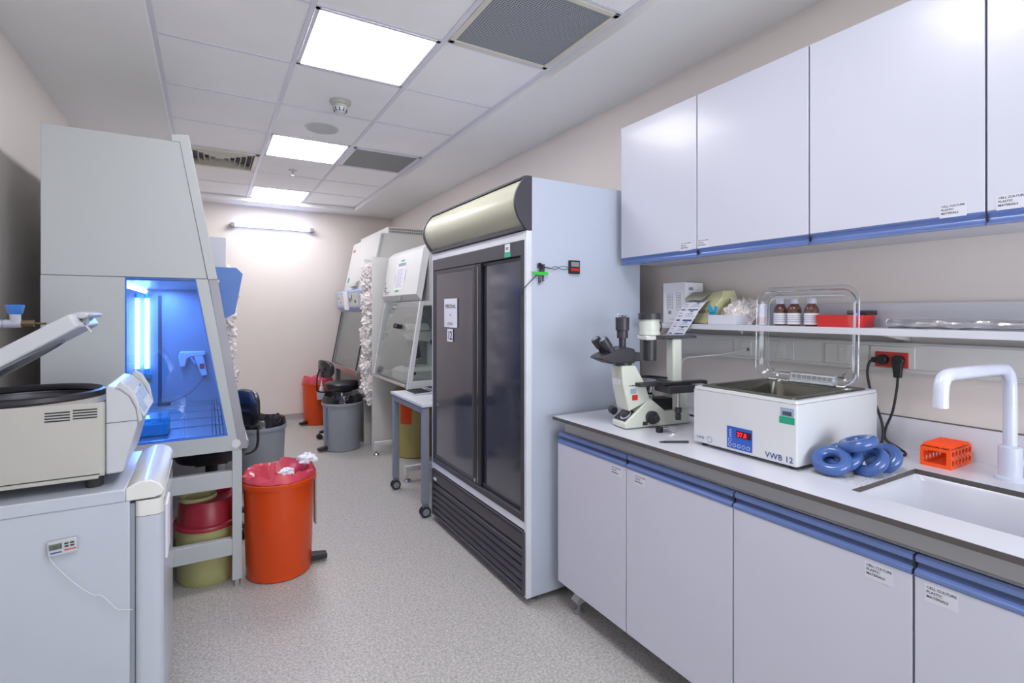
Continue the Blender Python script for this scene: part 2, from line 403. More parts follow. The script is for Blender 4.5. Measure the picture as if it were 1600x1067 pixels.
for (i, j), k in special.items():
    x0, x1, y0, y1 = GX[i]+0.014, GX[i+1]-0.014, GY[j+1]+0.012, GY[j]-0.012
    c = ((x0+x1)/2, (y0+y1)/2, ZG)
    if k == 'light':
        t = thing('ceiling_light', lightlab[j], 'ceiling light', c, 'light panels in the middle ceiling row')
        fr = MB()
        for a in ((x0, x1, y0, y0+0.018), (x0, x1, y1-0.018, y1), (x0, x0+0.018, y0, y1), (x1-0.018, x1, y0, y1)): fr.box(*a, ZG-0.006, ZG+0.03)
        fr.build('frame', M['grid'], t)
        MB().box(x0+0.018, x1-0.018, y0+0.018, y1-0.018, ZG-0.002, ZG+0.004).build('diffuser', M['panel'], t)
    elif k in ('return', 'grille'):
        if k == 'return': t = thing('return_air_grille', 'small dark grey return air grille in the ceiling far down the room', 'air vent', c)
        else: t = thing('return_air_grille', 'large grey perforated air grille in the ceiling near the viewer', 'air vent', c)
        fr = MB()
        for a in ((x0, x1, y0, y0+0.028), (x0, x1, y1-0.028, y1), (x0, x0+0.028, y0, y1), (x1-0.028, x1, y0, y1)): fr.box(*a, ZG-0.01, ZG+0.01)
        fr.build('frame', M['cream'] if k == 'grille' else M['grid'], t, bev=0.002)
        MB().box(x0+0.028, x1-0.028, y0+0.028, y1-0.028, ZG-0.003, ZG).build('perforated_sheet', M['perf'] if k == 'grille' else M['perf2'], t)
    else:
        t = thing('supply_air_diffuser', 'cream four-way louvred supply air diffuser beside the tall left safety cabinet', 'air vent', c)
        MB().box(x0, x1, y0, y1, ZG+0.035, ZG+0.04).build('backing', M['seam'], t)
        cx, cy = c[0], c[1]; S = (x1-x0)/2
        fr = MB()
        for a in ((x0, x1, y0, y0+0.035), (x0, x1, y1-0.035, y1), (x0, x0+0.035, y0, y1), (x1-0.035, x1, y0, y1)): fr.box(*a, ZG-0.012, ZG+0.035)
        fr.build('frame', M['cream'], t, bev=0.002)
        for q in range(4):
            R = Rz(q*PI/2)
            for kk in range(6):
                d = S-0.055-kk*0.043
                if d < 0.02: continue
                vs = [(-d, d, -0.012), (d, d, -0.012), (d+0.012, d+0.014, 0.028), (-d-0.012, d+0.014, 0.028), (-d, d+0.003, -0.012), (d, d+0.003, -0.012), (d+0.012, d+0.017, 0.028), (-d-0.012, d+0.017, 0.028)]
                mb = MB(); mb.add([Vector(c)+R @ Vector(v) for v in vs], [(0,1,2,3), (7,6,5,4), (0,4,5,1), (2,6,7,3), (1,5,6,2), (0,3,7,4)])
                mb.build('louvre', M['cream'], t, smooth=False)
# smoke detector, loudspeaker, sprinkler
sd = thing('smoke_detector', 'white domed smoke detector on the ceiling behind the large light panel', 'smoke detector', (0.735, 3.43, ZG-0.07))
MB().lathe(0.735, 3.43, [(0.066, ZG), (0.066, ZG-0.012), (0.06, ZG-0.022), (0.046, ZG-0.028), (0.045, ZG-0.045)], 32).build('base', M['cent'], sd)
mb = MB().lathe(0.735, 3.43, [(0.045, ZG-0.045), (0.040, ZG-0.062), (0.022, ZG-0.076), (0.008, ZG-0.08)], 32)
mb.build('dome', M['centw'], sd)
mb = MB()
for zz, rr in ((ZG-0.054, 0.0435), (ZG-0.065, 0.0395)):
    for k in range(10):
        a = 2*PI*k/10; c_ = math.cos(a); s_ = math.sin(a)
        mb.cyl((0.735+rr*c_*0.9, 3.43+rr*s_*0.9, zz), (0.735+(rr+0.001)*c_, 3.43+(rr+0.001)*s_, zz), 0.005, n=6)
mb.build('inlet_slot', M['black'], sd)
sp = thing('ceiling_loudspeaker', 'round grey ceiling loudspeaker with white rim between two light panels', 'loudspeaker', (0.725, 4.0, ZG-0.008))
MB().lathe(0.725, 4.0, [(0.118, ZG), (0.117, ZG-0.006), (0.105, ZG-0.009), (0.098, ZG-0.004)], 40, caps=False).build('rim', M['centw'], sp)
MB().lathe(0.725, 4.0, [(0.10, ZG-0.004), (0.05, ZG-0.006), (0.002, ZG-0.007)], 40).build('grille', mat('speaker_mesh', '#c2c4c3', 0.6), sp)
sk = thing('ceiling_sprinkler', 'tiny white sprinkler head on the ceiling beyond the second light panel', 'sprinkler', (0.70, 5.32, ZG-0.05))
MB().lathe(0.70, 5.32, [(0.04, ZG), (0.036, ZG-0.008), (0.012, ZG-0.012), (0.010, ZG-0.03)], 20).build('escutcheon', M['centw'], sk)
MB().lathe(0.70, 5.32, [(0.004, ZG-0.03), (0.004, ZG-0.045), (0.018, ZG-0.047), (0.018, ZG-0.05)], 16).build('deflector', M['chrome'], sk)
# wall tube lamp on back wall
tl = thing('wall_tube_lamp', 'glowing blue-white tube lamp high on the back wall', 'lamp', (0.70, YB-0.05, 2.44))
MB().cyl((0.28, YB-0.06, 2.458), (1.13, YB-0.06, 2.458), 0.016, n=12).build('tube', M['tube'], tl)
MB().box(0.28, 1.13, YB-0.03, YB, 2.445, 2.472).build('batten', M['grid'], tl)
for x in (0.255, 1.155):
    MB().box(x-0.022, x+0.022, YB-0.085, YB, 2.435, 2.485).build('end_cap', M['grey'], tl, bev=0.004)

# ------------------------------------------------------------------ base cabinets, worktop, wall cabinets
SEAM_B = [2.018, 1.548, 1.06, 0.572, 0.08, -0.41]
SEAM_U = [2.05, 1.56, 1.063, 0.571, 0.08, -0.41]
blab = ['far left white base cabinet door next to the tall fridge', 'second white base cabinet from the fridge, label at its upper left corner',
        'third white base cabinet from the fridge, below the water bath and sink edge', 'white base cabinet under the sink at the right edge of the view',
        'white base cabinet past the right edge of the view']
ulab = ['narrow-looking wall cabinet at the left end of the row, partly over the fridge side', 'second white wall cabinet from the fridge, above the shelf carton',
        'third white wall cabinet from the fridge, above the red tray', 'white wall cabinet cut off by the right edge of the view', 'white wall cabinet past the right edge of the view']
FX = 1.440
def sticker(parent, x, yc, zc, w=0.064, h=0.040, lines='CELL CULTURE\nPLASTIC\nMATERIALS', size=0.0083):
    mb = MB().box(x-0.0006, x, yc-w/2, yc+w/2, zc-h/2, zc+h/2)
    mb.text(lines, size, (x-0.0010, yc+w/2-0.004, zc+h/2-0.0095), (0, -1, 0), (0, 0, 1), m=1, line=1.25)
    return mb.build('sticker', [mat('sticker_film', '#d3d5e0', 0.45, var=0.01), M['ink']], parent, smooth=False)
stk_b = [(1.605, 0.757), (1.47, 0.756), (0.645, 0.757), (0.518, 0.758), None]
for k in range(5):
    y1, y0 = SEAM_B[k], SEAM_B[k+1]
    t = thing('base_cabinet', blab[k], 'cabinet', (1.82, (y0+y1)/2, 0.127), 'white base cabinets under the worktop')
    MB().box(FX+0.021, 2.18, y0+0.002, y1-0.002, 0.13, 0.832 if k not in (2, 3) else 0.70).build('body', M['carcass'], t, bev=0.001)
    d = MB().box(FX, FX+0.019, y0+0.0025, y1-0.0025, 0.127, 0.786).build('door', M['doorw'], t, bev=0.0015)
    if stk_b[k]: sticker(d, FX, stk_b[k][0], stk_b[k][1])
    # blue profiled grip strip: upper flange, dark groove, lower flange
    pf = [(FX+0.019, 0.786), (FX+0.001, 0.786), (FX-0.003, 0.790), (FX-0.003, 0.797), (FX+0.004, 0.801), (FX+0.014, 0.805), (FX+0.017, 0.812),
          (FX+0.012, 0.818), (FX+0.004, 0.8195), (FX+0.003, 0.831), (FX+0.008, 0.834), (FX+0.019, 0.834)]
    h = MB().prism(pf, 'y', y0+0.003, y1-0.003).build('handle', M['blue'], t)
    MB().box(FX+0.0130, FX+0.0175, y0+0.003, y1-0.003, 0.8065, 0.8165).build('grip_groove', M['bluedk'], h)
    if k < 4:
        MB().box(FX+0.004, FX+0.012, y0-0.002, y0+0.002, 0.80, 0.83).build('rail_joint', M['black'], h)
# worktop with cut-out and integral sink
YW1, YW0, ZW = 2.036, -0.45, 0.910
WX0, WX1 = 1.424, 2.20
SX0, SX1, SY0, SY1 = 1.555, 1.945, 0.18, 0.768
wt = thing('worktop', 'long white laminate worktop with dark brown edge and sink cut-out', 'worktop', (1.8, 0.8, ZW-0.015))
mb = MB()
for a in ((WX0+0.001, SX0, YW0, YW1), (SX1, WX1, YW0, YW1), (SX0, SX1, SY1, YW1), (SX0, SX1, YW0, SY0)):
    mb.box(*a, ZW-0.0006, ZW)
mb.build('top_skin', M['top'], wt)
mb = MB()
for a in ((WX0, SX0, YW0, YW1), (SX1, WX1, YW0, YW1), (SX0, SX1, SY1, YW1), (SX0, SX1, YW0, SY0)):
    mb.box(*a, ZW-0.016, ZW-0.0006)
mb.build('core_board', M['core'], wt)
# sink bowl
mb = MB()
o = rrect(SX0-0.004, SX1+0.004, SY0-0.004, SY1+0.004, 0.006, 4); i1 = rrect(SX0+0.006, SX1-0.006, SY0+0.006, SY1-0.006, 0.03, 4)
def ring(p, z): return [(a, b, z) for a, b in p]
sb = MB().loft([ring(o, ZW-0.017), ring(rrect(SX0, SX1, SY0, SY1, 0.008, 4), ZW-0.0165), ring(i1, ZW-0.03), ring(rrect(SX0+0.014, SX1-0.014, SY0+0.014, SY1-0.014, 0.035, 4), ZW-0.17),
                ring(rrect(SX0+0.04, SX1-0.04, SY0+0.04, SY1-0.04, 0.04, 4), ZW-0.20)], caps=False)
n = len(o); sb.f.append(tuple(range(4*n, 5*n))); sb.m.append(0)
sb.build('sink_bowl', M['top'], wt)
MB().lathe(1.75, 0.45, [(0.03, ZW-0.199), (0.03, ZW-0.197), (0.022, ZW-0.197), (0.02, ZW-0.1985)], 20).build('drain', M['chrome'], wt)
MB().box(WX1, XR-0.001, YW0, YW1, ZW-0.016, 1.022).build('backsplash', M['top'])
bs_ = tag(bpy.data.objects['backsplash'], 'white laminate backsplash strip along the wall behind the worktop', 'backsplash')
MB().box(WX1-0.0004, XR-0.001, YW0, YW1, 1.022, 1.0235).build('backsplash_edge', M['core'], bs_)
sf = thing('support_frame', 'grey steel support frame with rail and angled feet under the worktop', 'support frame', (1.8, 0.8, 0))
MB().box(1.475, 1.505, YW0, YW1-0.025, 0.836, ZW-0.016).build('support_rail', M['rail'], sf, bev=0.003)
MB().box(1.4625, 1.476, YW0, YW1-0.025, 0.8345, 0.8375).build('rail_lip', M['chrome'], sf)
for yy in (1.93, 0.32):
    mb = MB().prism([(1.535, 0.127), (1.60, 0.127), (1.56, 0.062), (1.485, 0.045), (1.47, 0.062)], 'y', yy-0.022, yy+0.022)
    mb.box(1.55, 2.15, yy-0.022, yy+0.022, 0.075, 0.127)
    mb.build('c_leg', M['bsc'], sf, bev=0.003)
    MB().lathe(1.50, yy, [(0.026, 0), (0.026, 0.008), (0.012, 0.014), (0.008, 0.018), (0.008, 0.055)], 16).build('leveling_foot', M['grey'], sf)
# wall cabinets
UX = 1.87
stk_u = [(1.62, 1.708), (1.525, 1.710), (0.645, 1.706), (0.517, 1.708), None]
for k in range(5):
    y1, y0 = SEAM_U[k], SEAM_U[k+1]
    t = thing('wall_cabinet', ulab[k], 'cabinet', (2.04, (y0+y1)/2, 1.655), 'white wall cabinets in a row')
    MB().box(UX+0.021, XR-0.001, y0+0.002, y1-0.002, 1.662, 2.37).build('body', M['carcass'], t, bev=0.001)
    d = MB().box(UX, UX+0.019, y0+0.0025, y1-0.0025, 1.690, 2.372).build('door', M['doorw'], t, bev=0.0015)
    if stk_u[k]: sticker(d, UX, stk_u[k][0], stk_u[k][1], w=0.064, h=0.040, size=0.0082)
    pf = [(UX+0.02, 1.690), (UX+0.002, 1.690), (UX+0.003, 1.686), (UX+0.010, 1.680), (UX+0.013, 1.671), (UX+0.010, 1.663), (UX+0.002, 1.657), (UX-0.003, 1.656), (UX-0.003, 1.653), (UX+0.02, 1.652)]
    h = MB().prism(pf, 'y', y0+0.002, y1-0.002).build('handle', M['blue'], t)
    if k < 4: MB().box(UX+0.002, UX+0.010, y0-0.002, y0+0.002, 1.664, 1.684).build('rail_joint', M['black'], h)
# shelf with upstand
sh = thing('wall_shelf', 'long white wall shelf with low upstand above the worktop', 'shelf', (2.09, 0.8, 1.327))
MB().box(1.985, XR-0.001, -0.45, 2.035, 1.328, 1.352).build('board', M['top'], sh, bev=0.001)
MB().box(2.190, XR-0.001, -0.45, 2.035, 1.352, 1.443).build('upstand', M['top'], sh, bev=0.001)
for yy in (1.9, 0.9, 0.1): MB().prism([(2.02, 1.328), (XR-0.002, 1.328), (XR-0.002, 1.303), (2.2, 1.303)], 'y', yy-0.01, yy+0.01).build('bracket', M['trunk'], sh)
# cable trunking with socket plates
tr = thing('cable_trunking', 'pale grey cable trunking with sockets along the wall under the shelf', 'trunking', (2.19, 0.8, 1.188))
MB().box(2.168, XR-0.001, -0.45, 1.965, 1.188, 1.298).build('body', M['trunk'], tr, bev=0.004)
MB().box(2.163, 2.169, -0.45, 1.96, 1.196, 1.203).box(2.163, 2.169, -0.45, 1.96, 1.284, 1.291).build('cover_lip', M['trunk'], tr, bev=0.001)
def plate(y1, y0, kind):
    p = MB().box(2.162, 2.168, y0, y1, 1.204, 1.283).build('socket_plate', M['trunk'], tr, bev=0.0015)
    cy = (y0+y1)/2
    if kind == 'red':
        MB().box(2.158, 2.163, cy-0.053, cy+0.053, 1.206, 1.262).build('red_insert', M['redplate'], p, bev=0.001)
        for dy in (0.026, -0.026):
            MB().cyl((2.1565, cy+dy, 1.234), (2.1585, cy+dy, 1.234), 0.0215, n=24).build('socket_face', M['redplate'], p)
    else:
        MB().box(2.159, 2.163, cy-0.027, cy+0.027, 1.215, 1.272).build('insert', M['trunk'], p, bev=0.001)
        if kind == 'data': MB().box(2.1575, 2.1595, cy-0.018, cy-0.004, 1.228, 1.242).build('jack', M['seam'], p)
        else: MB().box(2.1575, 2.1595, cy-0.016, cy+0.006, 1.228, 1.260).build('jack_cover', M['trunk'], p, bev=0.001)
plate(1.585, 1.455, 'data'); plate(1.425, 1.295, 'tv'); plate(1.165, 1.005, 'data2'); plate(0.998, 0.855, 'red')

# ------------------------------------------------------------------ tall display fridge
FX0, FX1, FY0, FY1 = 1.312, 2.050, 2.092, 3.300
fr = thing('display_fridge', 'tall pale blue two-door display fridge with black sliding doors', 'fridge', ((FX0+FX1)/2, (FY0+FY1)/2, 0))
MB().box(FX0+0.03, FX1, FY0, FY1, 0.035, 2.06).build('body', M['fridgew'], fr, bev=0.003)
mb = MB()      # white front frame around the door opening
mb.box(FX0, FX0+0.03, FY0, FY0+0.022, 0.035, 1.80).box(FX0, FX0+0.03, FY1-0.022, FY1, 0.035, 1.80)
mb.box(FX0, FX0+0.03, FY0+0.022, FY1-0.022, 1.757, 1.80).box(FX0, FX0+0.03, FY0+0.022, FY1-0.022, 0.358, 0.398)
mb.build('front_frame', M['fridgetrim'], fr, bev=0.002)
# canopy: bowed light box between two dark end caps
def bow(n, r=0.0, z0=1.803, z1=2.062, d=0.066):
    P = []
    for i in range(n+1):
        t = -1+2*i/n; P.append((FX0-d*(1-t*t)-r*0.0, (z0+z1)/2+t*(z1-z0)/2))
    return P
b = bow(16); cap = [(FX0+0.03, 1.803)]+b+[(FX0+0.03, 2.062)]
MB().prism(cap, 'y', FY0-0.002, FY0+0.012).build('end_cap', M['dark'], fr)
MB().prism(cap, 'y', FY1-0.012, FY1+0.002).build('end_cap', M['dark'], fr)
b2 = bow(16, z0=1.822, z1=2.050, d=0.058)
MB().prism([(FX0+0.03, 1.822)]+b2+[(FX0+0.03, 2.050)], 'y', FY0+0.012, FY1-0.012).build('canopy_face', M['canopy'], fr)
MB().box(FX0-0.012, FX0+0.03, FY0+0.012, FY1-0.012, 1.803, 1.824).box(FX0-0.008, FX0+0.03, FY0+0.012, FY1-0.012, 2.052, 2.064).build('canopy_trim', M['dark'], fr, bev=0.002)
# dark outer door frame
mb = MB()
mb.box(FX0-0.004, FX0+0.028, FY0+0.022, FY1-0.022, 1.683, 1.757)
mb.box(FX0-0.004, FX0+0.028, FY0+0.022, FY0+0.05, 0.398, 1.683).box(FX0-0.004, FX0+0.028, FY1-0.04, FY1-0.022, 0.398, 1.683)
mb.box(FX0-0.004, FX0+0.028, FY0+0.05, FY1-0.04, 0.398, 0.432)
mb.build('door_frame', M['dark'], fr, bev=0.002)
def fdoor(x, y0, y1, z0, z1, e, lbl):
    d = MB()
    d.box(x, x+0.012, y0, y0+e, z0, z1).box(x, x+0.012, y1-e, y1, z0, z1).box(x, x+0.012, y0+e, y1-e, z1-e, z1).box(x, x+0.012, y0+e, y1-e, z0, z0+e)
    o = d.build('sliding_door', M['dark'], fr, bev=0.0015)
    MB().box(x+0.004, x+0.010, y0+e, y1-e, z0+e, z1-e).build('door_panel', M['darkp'], o)
    return o
MB().box(FX0+0.026, FX0+0.030, FY0+0.05, FY1-0.04, 0.432, 1.683).build('door_backing', M['black'], fr)
fdoor(FX0-0.001, 2.655, FY1-0.042, 0.436, 1.680, 0.022, '')
d2 = fdoor(FX0+0.0135, FY0+0.052, 2.66, 0.436, 1.680, 0.018, '')
MB().box(FX0-0.0015, FX0+0.011, 2.570, 2.652, 0.436, 1.680).build('door_stile', M['black'], fr, bev=0.001)
MB().box(FX0-0.0035, FX0-0.001, 2.602, 2.609, 0.445, 1.665).build('chrome_strip', M['chrome'], fr)
MB().cyl((FX0-0.005, 2.64, 0.452), (FX0, 2.64, 0.452), 0.011, n=16).build('door_lock', M['chrome'], fr)
# lower machine grille
g = MB()
gx = FX0-0.006
g.box(gx, gx+0.03, FY0+0.012, FY0+0.034, 0.045, 0.352).box(gx, gx+0.03, FY1-0.03, FY1-0.008, 0.045, 0.352)
g.box(gx, gx+0.03, FY0+0.034, FY1-0.03, 0.045, 0.062).box(gx, gx+0.03, FY0+0.034, FY1-0.03, 0.342, 0.352)
g.build('grille_frame', M['dark'], fr, bev=0.003)
MB().box(gx+0.004, gx+0.02, FY0+0.034, FY1-0.03, 0.268, 0.338).build('grille_panel', M['dark'], fr, bev=0.004)
MB().box(gx+0.024, gx+0.03, FY0+0.034, FY1-0.03, 0.06, 0.34).build('grille_backing', M['black'], fr)
for k in range(5):
    z = 0.072+k*0.0395
    MB().prism([(gx+0.001, z), (gx+0.001, z+0.012), (gx+0.006, z+0.020), (gx+0.020, z+0.028), (gx+0.024, z+0.026), (gx+0.012, z+0.014), (gx+0.008, z)], 'y', FY0+0.034, FY1-0.03).build('grille_slat', M['dark'], fr)
MB().box(gx-0.0015, gx+0.004, FY1-0.085, FY1-0.045, 0.285, 0.300).build('rating_label', M['paper'], fr)
for (xx, yy) in ((1.37, 2.14), (1.37, 3.25), (1.99, 2.14), (1.99, 3.25)):
    MB().lathe(xx, yy, [(0.028, 0), (0.028, 0.010), (0.012, 0.014), (0.012, 0.036)], 16).build('foot', M['steel'], fr)
mb = MB().box(gx+0.002, gx+0.006, 2.24, 2.29, 1.700, 1.742)
# asset stickers on the header
s1 = MB().box(FX0-0.0055, FX0-0.004, 2.242, 2.292, 1.712, 1.752)
s1.box(FX0-0.0062, FX0-0.0055, 2.256, 2.280, 1.722, 1.738, 1).build('asset_sticker', [M['paper'], M['grey']], fr)
MB().box(FX0-0.0055, FX0-0.004, 2.236, 2.296, 1.686, 1.711).build('teal_sticker', M['tealtape'], fr)
# notices taped to the left door
px_ = FX0-0.0025
n1 = MB().box(px_, px_+0.0008, 2.885, 3.085, 1.312, 1.492)
n1.text('PERSONAL', 0.034, (px_-0.0006, 3.062, 1.432), (0, -1, 0), (0, 0, 1), 1, spacing=0.95)
n1.text('+4', 0.022, (px_-0.0006, 3.000, 1.382), (0, -1, 0), (0, 0, 1), 1)
n1.text('STOCK', 0.024, (px_-0.0006, 3.030, 1.326), (0, -1, 0), (0, 0, 1), 1)
tag(n1.build('paper_notice', [M['paper'], M['ink']], smooth=False), 'white paper notice reading PERSONAL taped to the left black fridge door', 'notice')
n2 = MB().box(px_, px_+0.0008, 2.950, 3.036, 1.222, 1.302)
n2.text('12', 0.076, (px_-0.0006, 3.030, 1.236), (0, -1, 0), (0, 0, 1), 1, spacing=0.9)
tag(n2.build('number_sign', [M['paper'], M['ink']], smooth=False), 'small white sign with the number 12 on the black fridge door', 'sign')
# thermometer on the fridge side
th = thing('fridge_thermometer', 'small black digital thermometer with red buttons on the fridge side', 'thermometer', (1.588, FY0-0.008, 1.60))
MB().box(1.558, 1.622, FY0-0.016, FY0-0.001, 1.600, 1.668).build('case', M['black'], th, bev=0.003)
MB().box(1.566, 1.614, FY0-0.0172, FY0-0.0158, 1.636, 1.660).build('screen', M['grey'], th)
for k in range(3):
    MB().box(1.566+k*0.017, 1.580+k*0.017, FY0-0.0180, FY0-0.0158, 1.614, 1.628).build('button', M['redtray'], th)
mb = MB()
mb.tube([(1.556, FY0-0.01, 1.626), (1.52, FY0-0.012, 1.618), (1.475, FY0-0.010, 1.632), (1.44, FY0-0.012, 1.620), (1.40, FY0-0.010, 1.628)], 0.0013, 6)
mb.tube([(1.556, FY0-0.01, 1.632), (1.51, FY0-0.011, 1.634), (1.47, FY0-0.012, 1.618), (1.42, FY0-0.010, 1.628), (1.395, FY0-0.010, 1.622)], 0.0013, 6)
for k in range(7):
    x = 1.372+k*0.005; zt = 1.640+0.004*math.sin(k)
    mb.tube([(x, FY0-0.006, zt-0.02), (x-0.003, FY0-0.012-0.001*k, zt), (x+0.004, FY0-0.014, zt-0.01), (x+0.003*math.sin(k*2), FY0-0.012, 1.565), (x+0.005*math.cos(k*3), FY0-0.014, 1.540+0.004*k)], 0.0018, 6)
mb.tube([(1.385, FY0-0.010, 1.60), (1.35, FY0-0.012, 1.575), (1.315, FY0-0.014, 1.545), (1.300, FY0+0.004, 1.520), (1.302, FY0+0.03, 1.49)], 0.0022, 6)
mb.build('probe_cable', M['cable'], th)
MB().box(1.335, 1.425, FY0-0.0175, FY0-0.0168, 1.587, 1.602).build('green_tape', M['greentape'], th)

# ------------------------------------------------------------------ mobile table between fridge and hood
TX0, TX1, TY0, TY1, TZ = 1.255, 1.85, 3.335, 4.045, 0.775
tb = thing('mobile_table', 'narrow grey-framed mobile table with white top beside the fridge', 'table', (1.55, 3.69, 0))
MB().box(TX0, TX1, TY0, TY1, TZ-0.018, TZ).build('table_top', M['wdiff'], tb, bev=0.001)
MB().box(TX0+0.002, TX1-0.002, TY0+0.002, TY1-0.002, TZ-0.022, TZ-0.018).build('edge_band', M['black'], tb)
mb = MB()
mb.box(TX0+0.01, TX0+0.05, TY0+0.055, TY1-0.055, TZ-0.065, TZ-0.022).build('apron', M['tframe'], tb, bev=0.002)
MB().box(TX1-0.05, TX1-0.01, TY0+0.055, TY1-0.055, TZ-0.065, TZ-0.022).build('apron', M['tframe'], tb, bev=0.002)
for xx in (TX0+0.01, TX1-0.055):
    for yy in (TY0+0.008, TY1-0.053):
        MB().box(xx, xx+0.045, yy, yy+0.045, 0.095, TZ-0.022).build('leg', M['tframe'], tb, bev=0.003)
        cx, cy = xx+0.0225, yy+0.0225
        c = MB().cyl((cx, cy-0.022, 0.036), (cx, cy-0.010, 0.036), 0.036, n=24).cyl((cx, cy+0.010, 0.036), (cx, cy+0.022, 0.036), 0.036, n=24).build('caster', M['rubber'], tb)
        MB().cyl((cx, cy-0.0235, 0.036), (cx, cy+0.0235, 0.036), 0.024, n=20).build('wheel_hub', M['tframe'], c)
        MB().prism([(cx-0.022, 0.095), (cx+0.022, 0.095), (cx+0.03, 0.055), (cx+0.01, 0.036), (cx-0.012, 0.05)], 'y', cy-0.0085, cy+0.0085).build('caster_fork', M['tframe'], c)
# keyboard and clip on table
kb = thing('keyboard', 'black compact keyboard with white frame on the mobile table', 'keyboard', (1.47, 3.86, TZ))
MB().prism([(1.34, TZ), (1.60, TZ), (1.60, TZ+0.022), (1.34, TZ+0.010)], 'y', 3.74, 3.97).build('frame', M['centw'], kb, bev=0.002)
for r in range(5):
    for q in range(9):
        x = 1.352+r*0.026; y = 3.752+q*0.0235
        MB().box(x, x+0.022, y, y+0.020, TZ+0.0105+0.012*(x-1.34)/0.26, TZ+0.0155+0.012*(x-1.34)/0.26).build('key', M['black'], kb)
kb['category'] = 'keyboard'
cal = thing('calculator', 'small grey device with dark keys lying on the keyboard back', 'calculator', (1.55, 3.84, TZ+0.0245))
MB().box(1.49, 1.60, 3.76, 3.92, TZ+0.0235, TZ+0.036).build('case', M['grey'], cal, bev=0.003)
for r in range(3):
    for q in range(6): MB().box(1.50+r*0.024, 1.518+r*0.024, 3.772+q*0.024, 3.790+q*0.024, TZ+0.036, TZ+0.039).build('key', M['ink'], cal)
oc = MB().box(1.375, 1.395, 3.42, 3.47, TZ, TZ+0.012).box(1.383, 1.389, 3.435, 3.455, TZ+0.012, TZ+0.04)
tag(oc.build('orange_clip', M['orangef'], bev=0.002), 'small orange plastic clip on the table corner next to the fridge', 'clip')

# ------------------------------------------------------------------ right hood (microscope cabinet) on C-feet
def leveller(mb, x, y, h=0.045):
    return mb.lathe(x, y, [(0.030, 0), (0.032, 0.008), (0.026, 0.018), (0.010, 0.022), (0.010, h)], 18)
R1Y0, R1Y1 = 4.12, 5.15
h1 = thing('microscope_hood', 'white sash-fronted safety hood housing a stereo microscope, beside the fridge', 'safety cabinet', (1.75, 4.63, 0))
# upper body and bevelled front box
MB().prism([(1.615, 1.50), (2.15, 1.50), (2.15, 2.00), (1.640, 2.00), (1.612, 1.88)], 'y', R1Y0, R1Y1).build('body', M['bsc2'], h1, bev=0.003)
def slab(mb, near, far, m=0): return mb.loft([near, far], m)
fy0, fy1 = R1Y0+0.03, R1Y1-0.03
outer = [(1.640, 2.00), (1.612, 1.88), (1.55, 1.50)]
front = MB()
A = [(1.612+0.02, R1Y0, 1.995), (1.545, R1Y0, 1.505), (1.545, R1Y1, 1.505), (1.632, R1Y1, 1.995)]
B = [(1.573, fy0, 1.952), (1.508, fy0, 1.562), (1.508, fy1, 1.562), (1.573, fy1, 1.952)]
front.add(A+B, [(0,1,2,3), (7,6,5,4), (0,4,5,1), (1,5,6,2), (2,6,7,3), (3,7,4,0)])
front.build('front_hood', M['bsc2'], h1, bev=0.003)
LB = MB(); LB.box(1.5155, 1.5225, 4.58, 4.66, 1.518, 1.548); LB.build('lip_badge', M['grey'], h1)
# side panels with window, back wall, sills
sidepoly = [(1.535, 1.50), (1.418, 0.765), (1.455, 0.765), (1.567, 1.50)]
for yy, nm in ((R1Y0, 'n'), (R1Y1-0.03, 'f')):
    m_ = MB().prism(sidepoly, 'y', yy, yy+0.03).prism([(1.455, 0.765), (2.15, 0.765), (2.15, 0.83), (1.466, 0.83)], 'y', yy, yy+0.03)
    m_.prism([(1.567, 1.50), (1.562, 1.465), (2.15, 1.465), (2.15, 1.50)], 'y', yy, yy+0.03).box(2.08, 2.15, yy, yy+0.03, 0.83, 1.465)
    sp_ = m_.build('side_frame', M['bsc2'], h1, bev=0.001)
    MB().prism([(1.466, 0.83), (2.08, 0.83), (2.08, 1.465), (1.562, 1.465)], 'y', yy+0.012, yy+0.017).build('side_glass', M['glass'], sp_)
MB().box(2.12, 2.15, R1Y0+0.03, R1Y1-0.03, 0.80, 1.50).build('rear_wall', M['bsc2'], h1)
ws = MB().box(1.47, 2.12, R1Y0+0.03, R1Y1-0.03, 0.785, 0.80).prism([(1.40, 0.780), (1.41, 0.800), (1.47, 0.800), (1.47, 0.765), (1.44, 0.765)], 'y', R1Y0+0.03, R1Y1-0.03)
ws.build('work_surface', M['steel'], h1, bev=0.002)
dx = (1.535-1.425)/(1.50-0.80)
MB().add([(1.427, R1Y0+0.035, 0.815), (1.427, R1Y1-0.035, 0.815), (1.533, R1Y1-0.035, 1.50), (1.533, R1Y0+0.035, 1.50), (1.432, R1Y0+0.035, 0.815), (1.432, R1Y1-0.035, 0.815), (1.538, R1Y1-0.035, 1.50), (1.538, R1Y0+0.035, 1.50)],
         [(0,1,2,3), (7,6,5,4), (0,4,5,1), (1,5,6,2), (2,6,7,3), (3,7,4,0)]).build('sash', M['glass'], h1)
for yy in (R1Y0+0.07, R1Y1-0.11):
    st = MB().box(1.408, 2.10, yy, yy+0.04, 0.088, 0.128).box(1.408, 1.448, yy, yy+0.04, 0.045, 0.088).box(2.06, 2.10, yy, yy+0.04, 0.045, 0.765)
    if yy < 4.3: st = MB().box(1.408, 2.10, yy-0.07, yy-0.03, 0.088, 0.128).box(1.408, 1.448, yy-0.07, yy-0.03, 0.045, 0.088).box(2.06, 2.10, yy-0.07, yy-0.03, 0.045, 0.765)
    st.build('c_stand', M['bsc2'], h1, bev=0.002)
    y_ = yy-0.05 if yy < 4.3 else yy+0.02
    leveller(MB(), 1.428, y_).build('leveling_foot', M['chrome'], h1); leveller(MB(), 2.08, y_).build('leveling_foot', M['chrome'], h1)
